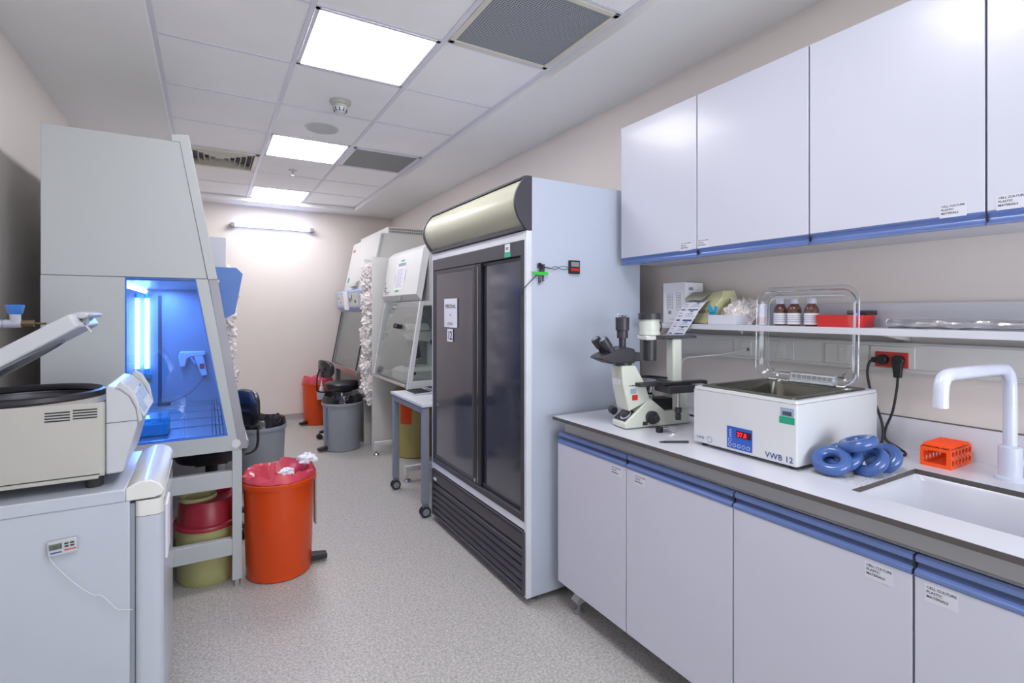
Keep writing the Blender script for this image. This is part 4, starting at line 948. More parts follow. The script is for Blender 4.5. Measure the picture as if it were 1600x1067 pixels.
# console
npf = [(-0.284, 0.885), (-0.238, 0.888), (-0.196, 1.055), (-0.205, 1.095), (-0.222, 1.135), (-0.250, 1.163), (-0.284, 1.172)]
MB().prism(npf, 'y', CY0+0.012, CY1-0.004).build('console', M['centw'], cf, bev=0.006, seg=3)
MB().prism([(-0.284, 1.050), (-0.199, 1.052), (-0.199, 1.054), (-0.284, 1.052)], 'y', CY0+0.0105, CY0+0.013).build('console_joint', M['seam'], cf)
for y0 in (CY0+0.006, CY1-0.024):
    fl_ = [(-0.262, 1.158), (-0.245, 1.185), (-0.222, 1.165), (-0.198, 1.118), (-0.186, 1.052), (-0.198, 1.044), (-0.204, 1.094), (-0.222, 1.134), (-0.249, 1.161)]
    MB().prism(fl_, 'y', y0, y0+0.020).build('console_cheek', M['centw'], cf, bev=0.005, seg=3)
A_ = Vector((-0.2035, 0, 1.093)); T_ = Vector((-0.2215, 0, 1.133)); U_ = (T_-A_).normalized(); Nn = Vector((U_.z, 0, -U_.x))
def cq(y0, y1, v0, v1, off, nm, m_):
    p = [A_+U_*v0+Nn*off+Vector((0, y0, 0)), A_+U_*v0+Nn*off+Vector((0, y1, 0)), A_+U_*v1+Nn*off+Vector((0, y1, 0)), A_+U_*v1+Nn*off+Vector((0, y0, 0))]
    q = [a-Nn*0.0025 for a in p]
    return MB().loft([q, p]).build(nm, m_, cf)
cq(CY0+0.05, CY1-0.05, -0.040, 0.050, 0.0030, 'control_panel', M['bath'])
cq(CY0+0.20, CY1-0.08, 0.000, 0.040, 0.0045, 'screen', M['lcdb'])
cq(CY0+0.08, CY0+0.18, -0.03, 0.035, 0.0045, 'keypad', M['lcdb'])
cq(CY1-0.16, CY1-0.09, 0.043, 0.049, 0.0047, 'green_label', M['tealtape'])
for xx in (-0.74, -0.315):
    for yy in (CY0+0.04, CY1-0.04): MB().lathe(xx, yy, [(0.023, 0.849), (0.024, 0.856), (0.024, 0.882)], 20).build('foot', M['rubber'], cf)
# raised lid
def lq(p, y): return [(a, y, b) for a, b in p]
lp = [(-0.80, 1.128), (-0.376, 1.404), (-0.352, 1.362), (-0.80, 1.070)]
lid = MB().prism(lp, 'y', CY0+0.02, CY1-0.03).build('lid', M['centw'], cf, bev=0.008, seg=3)
ld_ = Vector((-0.352+0.80, 0, 1.362-1.070)).normalized(); ln_ = Vector((ld_.z, 0, -ld_.x)); lc = Vector((-0.80, 2.286, 1.070))+ld_*0.262
rg = lambda r, off: [lc+ln_*off+ld_*(r*math.cos(2*PI*i/48))+Vector((0, r*0.93*math.sin(2*PI*i/48), 0)) for i in range(48)]
MB().loft([rg(0.190, 0.0005), rg(0.186, 0.006), rg(0.176, 0.006), rg(0.172, 0.001)], caps=False).loft([rg(0.172, 0.0015), rg(0.10, 0.004), rg(0.005, 0.005)], caps=False).build('lid_liner', M['grey'], cf)
MB().prism([(-0.395, 1.402), (-0.362, 1.409), (-0.340, 1.404), (-0.343, 1.392), (-0.362, 1.386)], 'y', CY0+0.10, CY1-0.05).build('lid_handle', M['centw'], cf, bev=0.005)
MB().box(-0.36, -0.348, CY0+0.12, CY0+0.16, 1.37, 1.395).build('latch_block', M['grey'], cf)
lt = MB()
lx, ly = -0.35, CY0+0.14
for a, b_ in (((lx-0.01, ly-0.008, 1.372), (lx+0.012, ly-0.008, 1.340)), ((lx-0.01, ly+0.008, 1.372), (lx+0.012, ly+0.008, 1.340)), ((lx+0.012, ly-0.008, 1.340), (lx+0.012, ly+0.008, 1.340)), ((lx-0.01, ly-0.008, 1.372), (lx-0.01, ly+0.008, 1.372))):
    lt.cyl(a, b_, 0.0025, n=8)
lt.ball((lx-0.012, ly, 1.378), 0.006, 0.008, 0.005, 10, 6)
lt.build('latch_loop', M['chrome'], cf)

# ------------------------------------------------------------------ lab gas valve and box on left wall
va = thing('gas_valve', 'white lab valve with faceted blue knob and brass nozzle on the left wall', 'valve', (-0.72, 2.80, 1.33))
MB().cyl((XL, 2.80, 1.362), (-0.705, 2.80, 1.362), 0.016, n=16).cyl((XL, 2.80, 1.362), (XL+0.012, 2.80, 1.362), 0.03, n=20).ball((-0.715, 2.80, 1.362), 0.02, 0.018, 0.018).cyl((-0.70, 2.80, 1.362), (-0.648, 2.80, 1.362), 0.0165, n=16).build('body', M['tap'], va)
MB().cyl((-0.667, 2.80, 1.362), (-0.667, 2.80, 1.400), 0.016, 0.018, n=16).build('stem', M['tap'], va)
MB().cyl((-0.667, 2.80, 1.400), (-0.667, 2.80, 1.438), 0.024, 0.034, n=5).build('knob', M['kblue'], va, bev=0.003)
MB().cyl((-0.648, 2.80, 1.362), (-0.610, 2.80, 1.362), 0.0145, n=8).cyl((-0.610, 2.80, 1.362), (-0.572, 2.80, 1.362), 0.0045, n=10).build('nozzle', M['brass'], va)
wb = thing('wall_socket_box', 'cream surface-mounted socket box at the left edge by the freezer lid', 'socket', (-0.80, 2.72, 1.24))
MB().box(XL+0.001, -0.765, 2.70, 2.78, 1.235, 1.315).build('box', M['cent'], wb, bev=0.004)
MB().box(-0.766, -0.763, 2.715, 2.765, 1.25, 1.30).build('cover', M['cent'], wb, bev=0.001)

# ------------------------------------------------------------------ waste bins
def pedal_bin(name, label, cat, x, y, col, bagm, seed, pedal_ang, rt=0.180, rb=0.162, h=0.515, bagh=0.05, sxx=1.0):
    t = thing(name, label, cat, (x, y, 0))
    prof = [(rb-0.01, 0), (rb, 0.006), (rb+0.001, 0.05), (rb+0.003, 0.055), (rt-0.004, h-0.035), (rt-0.004, h-0.030), (rt+0.008, h-0.028), (rt+0.010, h-0.005), (rt+0.006, h), (rt-0.006, h), (rt-0.008, h-0.04)]
    MB().lathe(x, y, prof, 48, caps=False).lathe(x, y, [(rb-0.012, 0.001), (0.002, 0.001)], 48).build('body', col, t)
    # liner: folded over the rim, crumpled towards the middle
    rnd = Vector((seed*7.3, seed*1.9, 0)); N = 72; rings = []
    pr = [(rt+0.005, h-0.001), (rt+0.007, h+0.006), (rt+0.001, h+bagh*0.6), (rt-0.012, h+bagh), (rt-0.035, h+bagh*0.4), (rt-0.06, h-0.02), (rt-0.10, h-0.07), (0.03, h-0.10), (0.004, h-0.11)]
    for j, (r, z) in enumerate(pr):
        rg_ = []
        for i in range(N):
            a = 2*PI*i/N; f = min(1, j/3.0)
            d = Vector((math.cos(a)*2.2, math.sin(a)*2.2, j*0.5))+rnd
            k = noise.noise(d)+0.6*noise.noise(d*2.6)+0.4*abs(noise.noise(d*5.1))
            zz = z+f*0.030*k*(1.7 if j > 3 else 0.7); r2 = r*(1+0.02*(j > 0)*noise.noise(d*3)+(0.10*k if j > 3 else 0))
            rg_.append((x+r2*math.cos(a), y+r2*math.sin(a), max(zz, h+0.002) if j <= 2 else zz))
        rings.append(rg_)
    MB().loft(rings, caps=False).build('liner_bag', bagm, t, angle=25)
    ca, sa = math.cos(pedal_ang), math.sin(pedal_ang)
    def pt(u, v, z): return (x+ca*u-sa*v, y+sa*u+ca*v, z)
    mb = MB()
    vs = [pt(u, v, z) for u, z2 in ((rb-0.02, 0.055), (rb+0.085, 0.042)) for v in (-0.028, 0.028) for z in (0.015, z2)]
    mb.add(vs, [(0,1,3,2), (4,6,7,5), (0,4,5,1), (2,3,7,6), (0,2,6,4), (1,5,7,3)])
    mb.build('pedal', M['black'] if col is not M['greyb'] else M['blackm'], t, bev=0.005)
    return t
ob = pedal_bin('waste_bin', 'bright orange pedal bin with red liner in the foreground aisle', 'bin', 0.337, 3.085, M['orange'], M['redbag'], 1, math.radians(-2), bagh=0.036)
MB().box(0.525, 0.535, 3.10, 3.16, 0.20, 0.50).build('lid_hinge_rod', M['cent'], ob, bev=0.004)
pedal_bin('waste_bin', 'orange pedal bin with red liner in the far corner by the back wall', 'bin', 1.20, 6.90, M['orange'], M['redbag'], 2, math.radians(205), bagh=0.07)
gb = pedal_bin('waste_bin', 'grey pedal bin with black liner beside the tall right rack', 'bin', 1.200, 5.50, M['greyb'], M['blackbag'], 3, math.radians(195), rt=0.196, rb=0.175, h=0.485, bagh=0.07)
mb = MB()
for i in range(2):
    a = math.radians(205); 
    mb.box(1.200+0.199*math.cos(a)-0.004, 1.200+0.199*math.cos(a)-0.001, 5.50+0.18*math.sin(a)-0.02, 5.50+0.18*math.sin(a)+0.012, 0.12+i*0.17, 0.27+i*0.17)
mb.build('blue_label', M['kblue'], gb)
pedal_bin('waste_bin', 'grey pedal bin with black liner in front of the left rack', 'bin', 0.36, 4.62, M['greyb'], M['blackbag'], 4, math.radians(250), rt=0.19, rb=0.172, h=0.50, bagh=0.055)
# paper tissues in the orange bin
for i, (dx, dy, z, s) in enumerate(((0.03, -0.045, 0.54, 0.035), (0.145, 0.0, 0.585, 0.045))):
    bm = bmesh.new(); bmesh.ops.create_icosphere(bm, subdivisions=3, radius=s)
    for v in bm.verts:
        d = v.co.normalized(); v.co = v.co*(1+0.7*noise.noise(d*2+Vector((i*9, 3, 1)))+0.3*noise.noise(d*5)); v.co.z *= 0.6
    me = bpy.data.meshes.new('tissue'); bm.to_mesh(me); bm.free(); me.materials.append(M['paper'])
    o = bpy.data.objects.new('crumpled_tissue', me); COL.objects.link(o); o.location = (0.337+dx, 3.085+dy, z)
    tag(o, ['crumpled white tissue in the middle of the red bin liner', 'white paper scrap sticking out of the right rim of the orange bin'][i], 'tissue')
# white bottle in a holder on the far bin
bh = thing('bottle_holder', 'small white holder hooked on the far orange bin, carrying a white bottle', 'holder', (1.21, 6.66, 0.34))
MB().box(1.155, 1.27, 6.63, 6.70, 0.335, 0.345).box(1.155, 1.27, 6.63, 6.635, 0.345, 0.42).box(1.155, 1.27, 6.695, 6.70, 0.345, 0.42).box(1.155, 1.16, 6.635, 6.695, 0.345, 0.42).box(1.265, 1.27, 6.635, 6.695, 0.345, 0.42).build('tray', M['tap'], bh)
wbt = thing('squeeze_bottle', 'white squeeze bottle standing in the holder on the far orange bin', 'bottle', (1.205, 6.665, 0.346))
MB().lathe(1.205, 6.665, [(0.026, 0.346), (0.028, 0.352), (0.028, 0.45), (0.020, 0.49), (0.012, 0.50)], 20).build('body', M['tap'], wbt)
MB().lathe(1.205, 6.665, [(0.013, 0.50), (0.013, 0.52), (0.006, 0.53), (0.003, 0.575)], 14).build('nozzle', M['tap'], wbt)

# sharps container under the big cabinet
sc = thing('sharps_container', 'yellow-green sharps container with dark red lid under the left cabinet stand', 'sharps container', (-0.02, 3.25, 0))
MB().lathe(0.0, 3.235, [(0.15, 0), (0.158, 0.012), (0.166, 0.292)], 48, sx=0.9, sy=1.05).build('body', M['yellowg'], sc)
MB().lathe(0.0, 3.235, [(0.176, 0.286), (0.178, 0.296), (0.172, 0.306), (0.158, 0.310), (0.148, 0.405), (0.138, 0.422), (0.12, 0.426), (0.002, 0.420)], 48, sx=0.9, sy=1.05).build('red_lid', M['red'], sc)
MB().lathe(-0.045, 3.205, [(0.085, 0.421), (0.088, 0.432), (0.084, 0.442), (0.07, 0.440), (0.060, 0.432), (0.002, 0.430)], 36).build('flap', M['yellowg'], sc)
MB().lathe(0.065, 3.28, [(0.045, 0.422), (0.05, 0.432), (0.05, 0.450), (0.04, 0.454), (0.038, 0.430), (0.002, 0.428)], 30).build('opening_collar', M['red'], sc)
# vacuum pump partly seen left of the sharps container
vp = thing('vacuum_pump', 'grey-white vacuum pump with red switch on the floor under the left cabinet', 'pump', (-0.32, 3.5, 0))
MB().prism([(-0.42, 0.10), (-0.18, 0.10), (-0.15, 0.16), (-0.19, 0.30), (-0.23, 0.36), (-0.42, 0.36)], 'y', 3.42, 3.62).build('case', M['cent'], vp, bev=0.012)
MB().prism([(-0.43, 0.01), (-0.16, 0.01), (-0.16, 0.10), (-0.43, 0.10)], 'y', 3.40, 3.64).build('base', M['scopeb'], vp, bev=0.01)
MB().box(-0.205, -0.185, 3.416, 3.421, 0.17, 0.20).build('red_switch', M['redtray'], vp)
MB().cyl((-0.24, 3.52, 0.36), (-0.24, 3.52, 0.46), 0.05, n=20).build('filter_housing', M['blackm'], vp)

# ------------------------------------------------------------------ lab chairs
def lab_chair(label, x, y, seat_z, face, back_top, back_h, back_r=0.20):
    t = thing('lab_chair', label, 'chair', (x, y, 0), 'black lab chairs')
    MB().lathe(x, y, [(0.15, seat_z-0.085), (0.19, seat_z-0.078), (0.205, seat_z-0.05), (0.205, seat_z-0.018), (0.185, seat_z-0.003), (0.10, seat_z), (0.002, seat_z)], 40).build('seat', M['leather'], t)
    MB().cyl((x, y, 0.09), (x, y, seat_z-0.22), 0.028, n=16).cyl((x, y, seat_z-0.24), (x, y, seat_z-0.12), 0.036, n=16).build('gas_lift', M['black'], t)
    MB().box(x-0.09, x+0.09, y-0.05, y+0.05, seat_z-0.118, seat_z-0.085).build('seat_plate', M['blackm'], t, bev=0.004)
    for k in range(5):
        a = 2*PI*k/5+face+0.62; c_, s_ = math.cos(a), math.sin(a)
        lg = MB()
        for (u0, h0, h1, w0), (u1, g0, g1, w1) in (((0.02, 0.075, 0.12, 0.028), (0.27, 0.062, 0.088, 0.018)),):
            vs = [(x+c_*u-s_*v, y+s_*u+c_*v, z) for u, za, zb, ww in ((u0, h0, h1, w0), (u1, g0, g1, w1)) for v in (-ww, ww) for z in (za, zb)]
            lg.add(vs, [(0,1,3,2), (4,6,7,5), (0,4,5,1), (2,3,7,6), (0,2,6,4), (1,5,7,3)])
        L = lg.build('base_leg', M['black'], t, bev=0.005)
        px_, py_ = x+c_*0.27, y+s_*0.27
        MB().cyl((px_-s_*0.026, py_+c_*0.026, 0.028), (px_-s_*0.006, py_+c_*0.006, 0.028), 0.028, n=18).cyl((px_+s_*0.006, py_-c_*0.006, 0.028), (px_+s_*0.026, py_-c_*0.026, 0.028), 0.028, n=18).cyl((px_, py_, 0.03), (px_, py_, 0.066), 0.008, n=8).build('caster', M['rubber'], L)
    fx, fy = math.cos(face), math.sin(face)     # the sitter looks along (fx, fy)
    bx_, by_ = x-fx*0.235, y-fy*0.235; zc = back_top-back_h/2
    rings = []
    sup = [(0.20*math.copysign(abs(math.cos(a))**0.75, math.cos(a)), back_h/2*math.copysign(abs(math.sin(a))**0.75, math.sin(a))) for a in [2*PI*i/36 for i in range(36)]]
    for d, k in ((-0.028, 0.80), (-0.020, 0.95), (0.0, 1.0), (0.018, 0.95), (0.024, 0.80), (0.024, 0.3)):
        rings.append([(bx_-fx*(d-0.9*v*v)-fy*v*k*1.0 - fx*0, by_-fy*(d-0.9*v*v)+fx*v*k, zc+z*k) for v, z in sup])
    MB().loft(rings).build('backrest', M['leather'], t, angle=50)
    MB().tube([(bx_-fx*0.03, by_-fy*0.03, zc), (bx_-fx*0.055, by_-fy*0.055, zc-0.06), (bx_-fx*0.065, by_-fy*0.065, zc-0.16), (bx_-fx*0.05, by_-fy*0.05, seat_z-0.085), (x-fx*0.16, y-fy*0.16, seat_z-0.105), (x-fx*0.05, y-fy*0.05, seat_z-0.105)], 0.009, 10).build('back_tube', M['blackm'], t)
    return t
lab_chair('black lab chair pulled up to the far right biosafety cabinet', 1.33, 6.05, 0.615, math.radians(10), 0.875, 0.20)
lab_chair('black lab chair tucked under the large left safety cabinet', 0.02, 3.83, 0.555, math.radians(203), 0.885, 0.25)

# ------------------------------------------------------------------ water bath on the worktop
ZT = ZW
wbx = thing('water_bath', 'white laboratory water bath with open clear lid and red 37.0 display', 'water bath', (1.83, 1.135, ZT))
bX0, bX1, bY0, bY1, bZ0, bZ1 = 1.585, 2.085, 0.938, 1.338, ZT+0.012, 1.130
hp = lambda i, z: [(x, y, z) for x, y in rrect(bX0+i, bX1-i, bY0+i, bY1-i, 0.006, 4)]
hs = MB().loft([hp(0.010, bZ0+0.004), hp(0.010, bZ1-0.013), hp(0.0, bZ1-0.012), hp(0.0, bZ0+0.003), hp(0.003, bZ0)], caps=False)
hs.f.append(tuple(range(4*len(hp(0, 0)), 5*len(hp(0, 0))))); hs.m.append(0)
hs.build('housing', M['bath'], wbx)
rimo = rrect(bX0+0.012, bX1-0.012, bY0+0.012, bY1-0.012, 0.012, 4)
def rr_(i, r): return rrect(bX0+i, bX1-i-0.02, bY0+i, bY1-i, r, 4)
MB().loft([[(x, y, bZ1-0.011) for x, y in rrect(bX0+0.001, bX1-0.001, bY0+0.001, bY1-0.001, 0.008, 4)], [(x, y, bZ1-0.001) for x, y in rrect(bX0+0.002, bX1-0.002, bY0+0.002, bY1-0.002, 0.008, 4)],
           [(x, y, bZ1-0.001) for x, y in rr_(0.022, 0.012)], [(x, y, bZ1-0.011) for x, y in rr_(0.022, 0.012)]], caps=False).build('top_frame', M['bath'], wbx)
tk = MB().loft([[(x, y, bZ1-0.0005) for x, y in rr_(0.018, 0.012)], [(x, y, bZ1+0.0045) for x, y in rr_(0.020, 0.012)], [(x, y, bZ1+0.0045) for x, y in rr_(0.042, 0.04)],
                [(x, y, bZ1-0.004) for x, y in rr_(0.046, 0.045)], [(x, y, bZ1-0.13) for x, y in rr_(0.052, 0.05)], [(x, y, bZ1-0.145) for x, y in rr_(0.07, 0.05)]], caps=False)
nn = len(rr_(0.07, 0.05)); tk.f.append(tuple(range(5*nn, 6*nn))); tk.m.append(0)
tk.build('steel_tank', mat('tank_steel', '#77756c', 0.25, metal=0.9, var=0.06, scale=12), wbx)
MB().loft([[(x, y, bZ1-0.100) for x, y in rr_(0.0515, 0.045)]]+[[(x, y, bZ1-0.101) for x, y in rr_(0.0515, 0.045)]]).build('water', glass('bath_water', (0.80, 0.88, 0.74), 0.01, rough=0.0, fk=0.2), wbx)
for xx in (bX0+0.03, bX1-0.03):
    for yy in (bY0+0.03, bY1-0.03): MB().lathe(xx, yy, [(0.012, ZT), (0.012, bZ0)], 12).build('foot', M['black'], wbx)
# keypad on the front face (facing -X); text reads towards -Y
kp = MB().box(bX0-0.0015, bX0, 1.092, 1.190, 0.932, 1.008)
kp.build('keypad_panel', M['panelblue'], wbx, bev=0.0)
MB().box(bX0-0.0022, bX0-0.0014, 1.095, 1.152, 0.974, 0.997).build('display_window', mat('dark_red_window', '#4a1420', 0.2), wbx)
MB().text('37.0', 0.0215, (bX0-0.0028, 1.149, 0.9775), (0, -1, 0), (0, 0, 1)).build('display_digits', M['red7'], wbx, smooth=False)
kk = MB()
for i in range(5):
    yy = 1.178-i*0.018
    kk.torus((bX0-0.0018, yy, 0.944), 0.0058, 0.0006, Ry(PI/2), 16, 4)
kk.torus((bX0-0.0018, 1.178, 0.960), 0.0058, 0.0006, Ry(PI/2), 16, 4)
for i in range(5): kk.box(bX0-0.0022, bX0-0.0014, 1.172+0.0*i, 1.180, 0.972+i*0.006, 0.9735+i*0.006)
kk.build('key_marks', M['paper'], wbx, smooth=False)
MB().text('VWB 12', 0.026, (bX0-0.0008, 1.045, 0.932), (0, -1, 0), (0, 0, 1), spacing=1.06).build('model_lettering', M['blueink'], wbx, smooth=False)
lg = MB().text('VWR', 0.0135, (bX0-0.0008, 1.322, 0.938), (0, -1, 0), (0, 0, 1), spacing=1.25)
lg.build('logo_lettering', M['blueink'], wbx, smooth=False)
MB().torus((bX0-0.0005, 1.264, 0.942), 0.0105, 0.0016, Ry(PI/2), 24, 5).build('logo_swirl', M['lcdb'], wbx)
st = MB().box(bX0-0.0010, bX0, 0.948, 0.992, 1.076, 1.104)
for i in range(14): st.box(bX0-0.0014, bX0-0.001, 0.955+i*0.0022, 0.9562+i*0.0022+0.0004*(i % 3), 1.080, 1.093, 1)
st.text('ASSET', 0.006, (bX0-0.0016, 0.988, 1.0965), (0, -1, 0), (0, 0, 1), 1) if False else None
st.build('barcode_sticker', [M['lcdb'], M['ink']], wbx, smooth=False)
MB().box(bX0-0.0012, bX0, 0.946, 0.996, 1.054, 1.0755).build('green_sticker', mat('green_sticker', '#16a078', 0.5), wbx)
# hinge bracket and clear moulded lid standing open
HX = 2.00
hg = MB().box(HX+0.01, HX+0.045, 1.055, 1.225, bZ1+0.002, bZ1+0.010).box(HX+0.022, HX+0.045, 1.055, 1.225, bZ1+0.010, bZ1+0.036).build('hinge_bracket', M['bath'], wbx, bev=0.002)
for i in range(8): MB().box(HX+0.019, HX+0.023, 1.064+i*0.0197, 1.078+i*0.0197, bZ1+0.018, bZ1+0.031).build('bracket_slot', M['grey'], hg)
def lidp(x_, y, z, off): return (x_ + (z-bZ1)*0.035 + off, y, z)
def lidring(y0, y1, z0, z1, r, off): return [lidp(HX, y, z, off) for y, z in rrect(y0, y1, z0, z1, r, 8)]
ly0, ly1, lz0, lz1 = 0.962, 1.362, 1.128, 1.508
L_ = [lidring(ly0, ly1, lz0, lz1, 0.055, 0.0), lidring(ly0+0.012, ly1-0.012, lz0+0.012, lz1-0.012, 0.05, 0.002), lidring(ly0+0.020, ly1-0.020, lz0+0.020, lz1-0.020, 0.045, 0.024),
      lidring(ly0+0.034, ly1-0.034, lz0+0.034, lz1-0.034, 0.035, 0.028), lidring(ly0+0.046, ly1-0.046, lz0+0.046, lz1-0.046, 0.03, 0.014)]
L2 = [[(p[0]+0.0025, p[1], p[2]) for p in r] for r in reversed(L_)]
ldm = MB().loft(L_+L2, caps=False); nn = len(L_[0])
ldm.f.append(tuple(range(4*nn, 5*nn))); ldm.m.append(0)
ldm.build('clear_lid', M['acryl'], wbx, angle=60)
MB().tube([lidp(HX-0.002, y, z, 0) for y, z in rrect(ly0, ly1, lz0, lz1, 0.055, 8)]+[lidp(HX-0.002, *rrect(ly0, ly1, lz0, lz1, 0.055, 8)[0], 0)], 0.0022, 6, smooth=False).build('lid_rim', glass('acrylic_edge', (0.92, 0.93, 0.93), 0.06, rough=0.15), wbx)
MB().tube([lidp(HX, y, z, 0.020) for y, z in rrect(ly0+0.030, ly1-0.030, lz0+0.030, lz1-0.030, 0.036, 8)]+[lidp(HX, *rrect(ly0+0.030, ly1-0.030, lz0+0.030, lz1-0.030, 0.036, 8)[0], 0.020)], 0.0022, 6, smooth=False).build('lid_ridge', MC['acrylic_edge'], wbx)
MB().tube([lidp(HX, 1.31, 1.21, 0.018), lidp(HX, 1.295, 1.20, 0.02), lidp(HX, 1.265, 1.352, 0.02), lidp(HX, 1.19, 1.350, 0.018)], 0.0022, 6, smooth=False).build('lid_drip_channel', MC['acrylic_edge'], wbx)
pn = MB().cyl((1.500, 1.400, ZT+0.005), (1.575, 1.352, ZT+0.006), 0.004, n=10)
pn.cyl((1.482, 1.4115, ZT+0.004), (1.500, 1.400, ZT+0.005), 0.0018, 0.004, n=10)
tag(pn.build('black_pen', M['black']), 'thin black pen lying on the worktop in front of the water bath', 'pen')

# blue lead ring weights on a clear sheet
sht = MB().loft([[(x, y, ZT+0.0002) for x, y in rrect(1.60, 1.83, 0.765, 0.925, 0.02)], [(x, y, ZT+0.0016) for x, y in rrect(1.602, 1.828, 0.767, 0.923, 0.02)]])
tag(sht.build('clear_tray', glass('tray_film', (0.96, 0.97, 0.98), 0.03, milky=0.3, fk=0.3)), 'thin clear plastic sheet under the blue ring weights', 'tray')
def ringw(c, rot, label, R=0.0385, r=0.0175):
    o = MB().torus((0, 0, 0), R, r, rot, 48, 18).build('ring_weight', M['ring'], loc=(0, 0, 0)); o.location = c
    return tag(o, label, 'ring weight', 'blue ring weights beside the water bath')
ringw((1.655, 0.872, ZT+0.042), Ry(math.radians(-32)) @ Rx(math.radians(10)), 'blue ring weight in front, leaning forward and seen face-on')
ringw((1.712, 0.868, ZT+0.046), Ry(math.radians(-38)), 'blue ring weight directly behind the front one')
ringw((1.735, 0.835, ZT+0.092), Ry(math.radians(-8)) @ Rx(math.radians(-16)), 'blue ring weight lying on top of the pile, nearest the bath')
ringw((1.752, 0.812, ZT+0.040), Ry(math.radians(-40)) @ Rx(math.radians(-12)), 'blue ring weight at the right of the pile')
ringw((1.842, 0.812, ZT+0.036), Ry(math.radians(-48)) @ Rx(math.radians(-8)), 'blue ring weight at the back, mostly hidden', R=0.036)
cl = MB().box(1.668, 1.678, 0.862, 0.872, ZT+0.002, ZT+0.03).box(1.668, 1.690, 0.845, 0.872, ZT+0.026, ZT+0.034)
tag(cl.build('steel_clip', M['chrome'], bev=0.002), 'small shiny steel clip inside the front blue ring weight', 'clip')

# orange half rack
rk2 = thing('tube_rack', 'bright orange plastic tube rack standing by the sink', 'rack', (2.10, 0.745, ZT))
ra, rb_, rc, rd = 2.015, 2.175, 0.700, 0.782; rz = ZT+0.066; w_ = 0.004
MB().box(ra, rb_, rc, rd, ZT, ZT+w_).build('bottom', M['orangef'], rk2)
MB().box(rb_-w_, rb_, rc, rd, ZT+w_, rz-w_).build('end_wall', M['orangef'], rk2)
fw = MB()   # open end window facing the room
fw.box(ra, ra+w_, rc, rc+0.012, ZT+w_, rz-w_).box(ra, ra+w_, rd-0.008, rd, ZT+w_, rz-w_).box(ra, ra+w_, rc+0.012, rd-0.008, ZT+w_, ZT+0.012).box(ra, ra+w_, rc+0.012, rd-0.008, rz-0.014, rz-w_)
fw.build('window_wall', M['orangef'], rk2)
def holed(mb, axis, fix, t, u0, u1, v0, v1, nu, nv, r, n=16):
    """plate with a grid of round holes, built cell by cell"""
    du, dv = (u1-u0)/nu, (v1-v0)/nv
    for i in range(nu):
        for j in range(nv):
            cu, cv = u0+du*(i+0.5), v0+dv*(j+0.5)
            o_, q_ = [], []
            for k in range(n):
                a = 2*PI*k/n+PI/n; c_, s_ = math.cos(a), math.sin(a); m_ = min(du/2/abs(c_), dv/2/abs(s_))
                o_.append((cu+c_*m_, cv+s_*m_)); q_.append((cu+c_*r, cv+s_*r))
            def P(p, f): return (p[0], f, p[1]) if axis == 'y' else (p[0], p[1], f)
            mb.loft([[P(p, fix) for p in o_], [P(p, fix) for p in q_], [P(p, fix+t) for p in q_], [P(p, fix+t) for p in o_]], caps=False)
    return mb
holed(MB(), 'y', rc, w_, ra+w_, rb_-w_, ZT+w_, rz-w_, 6, 2, 0.0100).build('side_wall', M['orangef'], rk2, smooth=False)
holed(MB(), 'y', rd-w_, w_, ra+w_, rb_-w_, ZT+w_, rz-w_, 6, 2, 0.0100).build('side_wall', M['orangef'], rk2, smooth=False)
holed(MB(), 'z', rz-w_, w_, ra, rb_, rc, rd, 7, 4, 0.0078).build('top_plate', M['orangef'], rk2, smooth=False)
for i in range(6):
    x = ra+0.024+i*0.0235
    MB().prism([(x-0.003, rz), (x+0.003, rz), (x+0.002, rz+0.006), (x-0.002, rz+0.006)], 'y', rc+0.002, rd-0.002).build('top_rib', M['orangef'], rk2)

# faucet
fc = thing('lab_faucet', 'white swan-neck lab faucet with green lever beside the sink', 'faucet', (2.055, 0.572, ZT))
MB().lathe(2.055, 0.572, [(0.036, ZT), (0.036, ZT+0.008), (0.029, ZT+0.012), (0.0275, ZT+0.014), (0.0275, ZT+0.098), (0.021, ZT+0.103)], 32).build('base', M['tap'], fc)
MB().tube([(2.055, 0.572, ZT+0.10), (2.055, 0.572, 1.15), (2.053, 0.573, 1.205), (2.030, 0.574, 1.235), (1.98, 0.575, 1.243), (1.72, 0.575, 1.248), (1.63, 0.575, 1.246), (1.602, 0.575, 1.228), (1.595, 0.575, 1.195), (1.595, 0.575, 1.168)], 0.0165, 20, sub=8).build('spout', M['tap'], fc, angle=60)
MB().cyl((2.068, 0.556, ZT+0.052), (2.090, 0.525, ZT+0.052), 0.012, n=16).build('valve_stem', M['tap'], fc)
MB().cyl((2.088, 0.528, ZT+0.052), (2.115, 0.480, ZT+0.052), 0.015, n=6, prof=[(0.010, 0), (0.0165, 0.25), (0.0165, 0.9), (0.010, 1)]).build('green_handle', M['green'], fc)

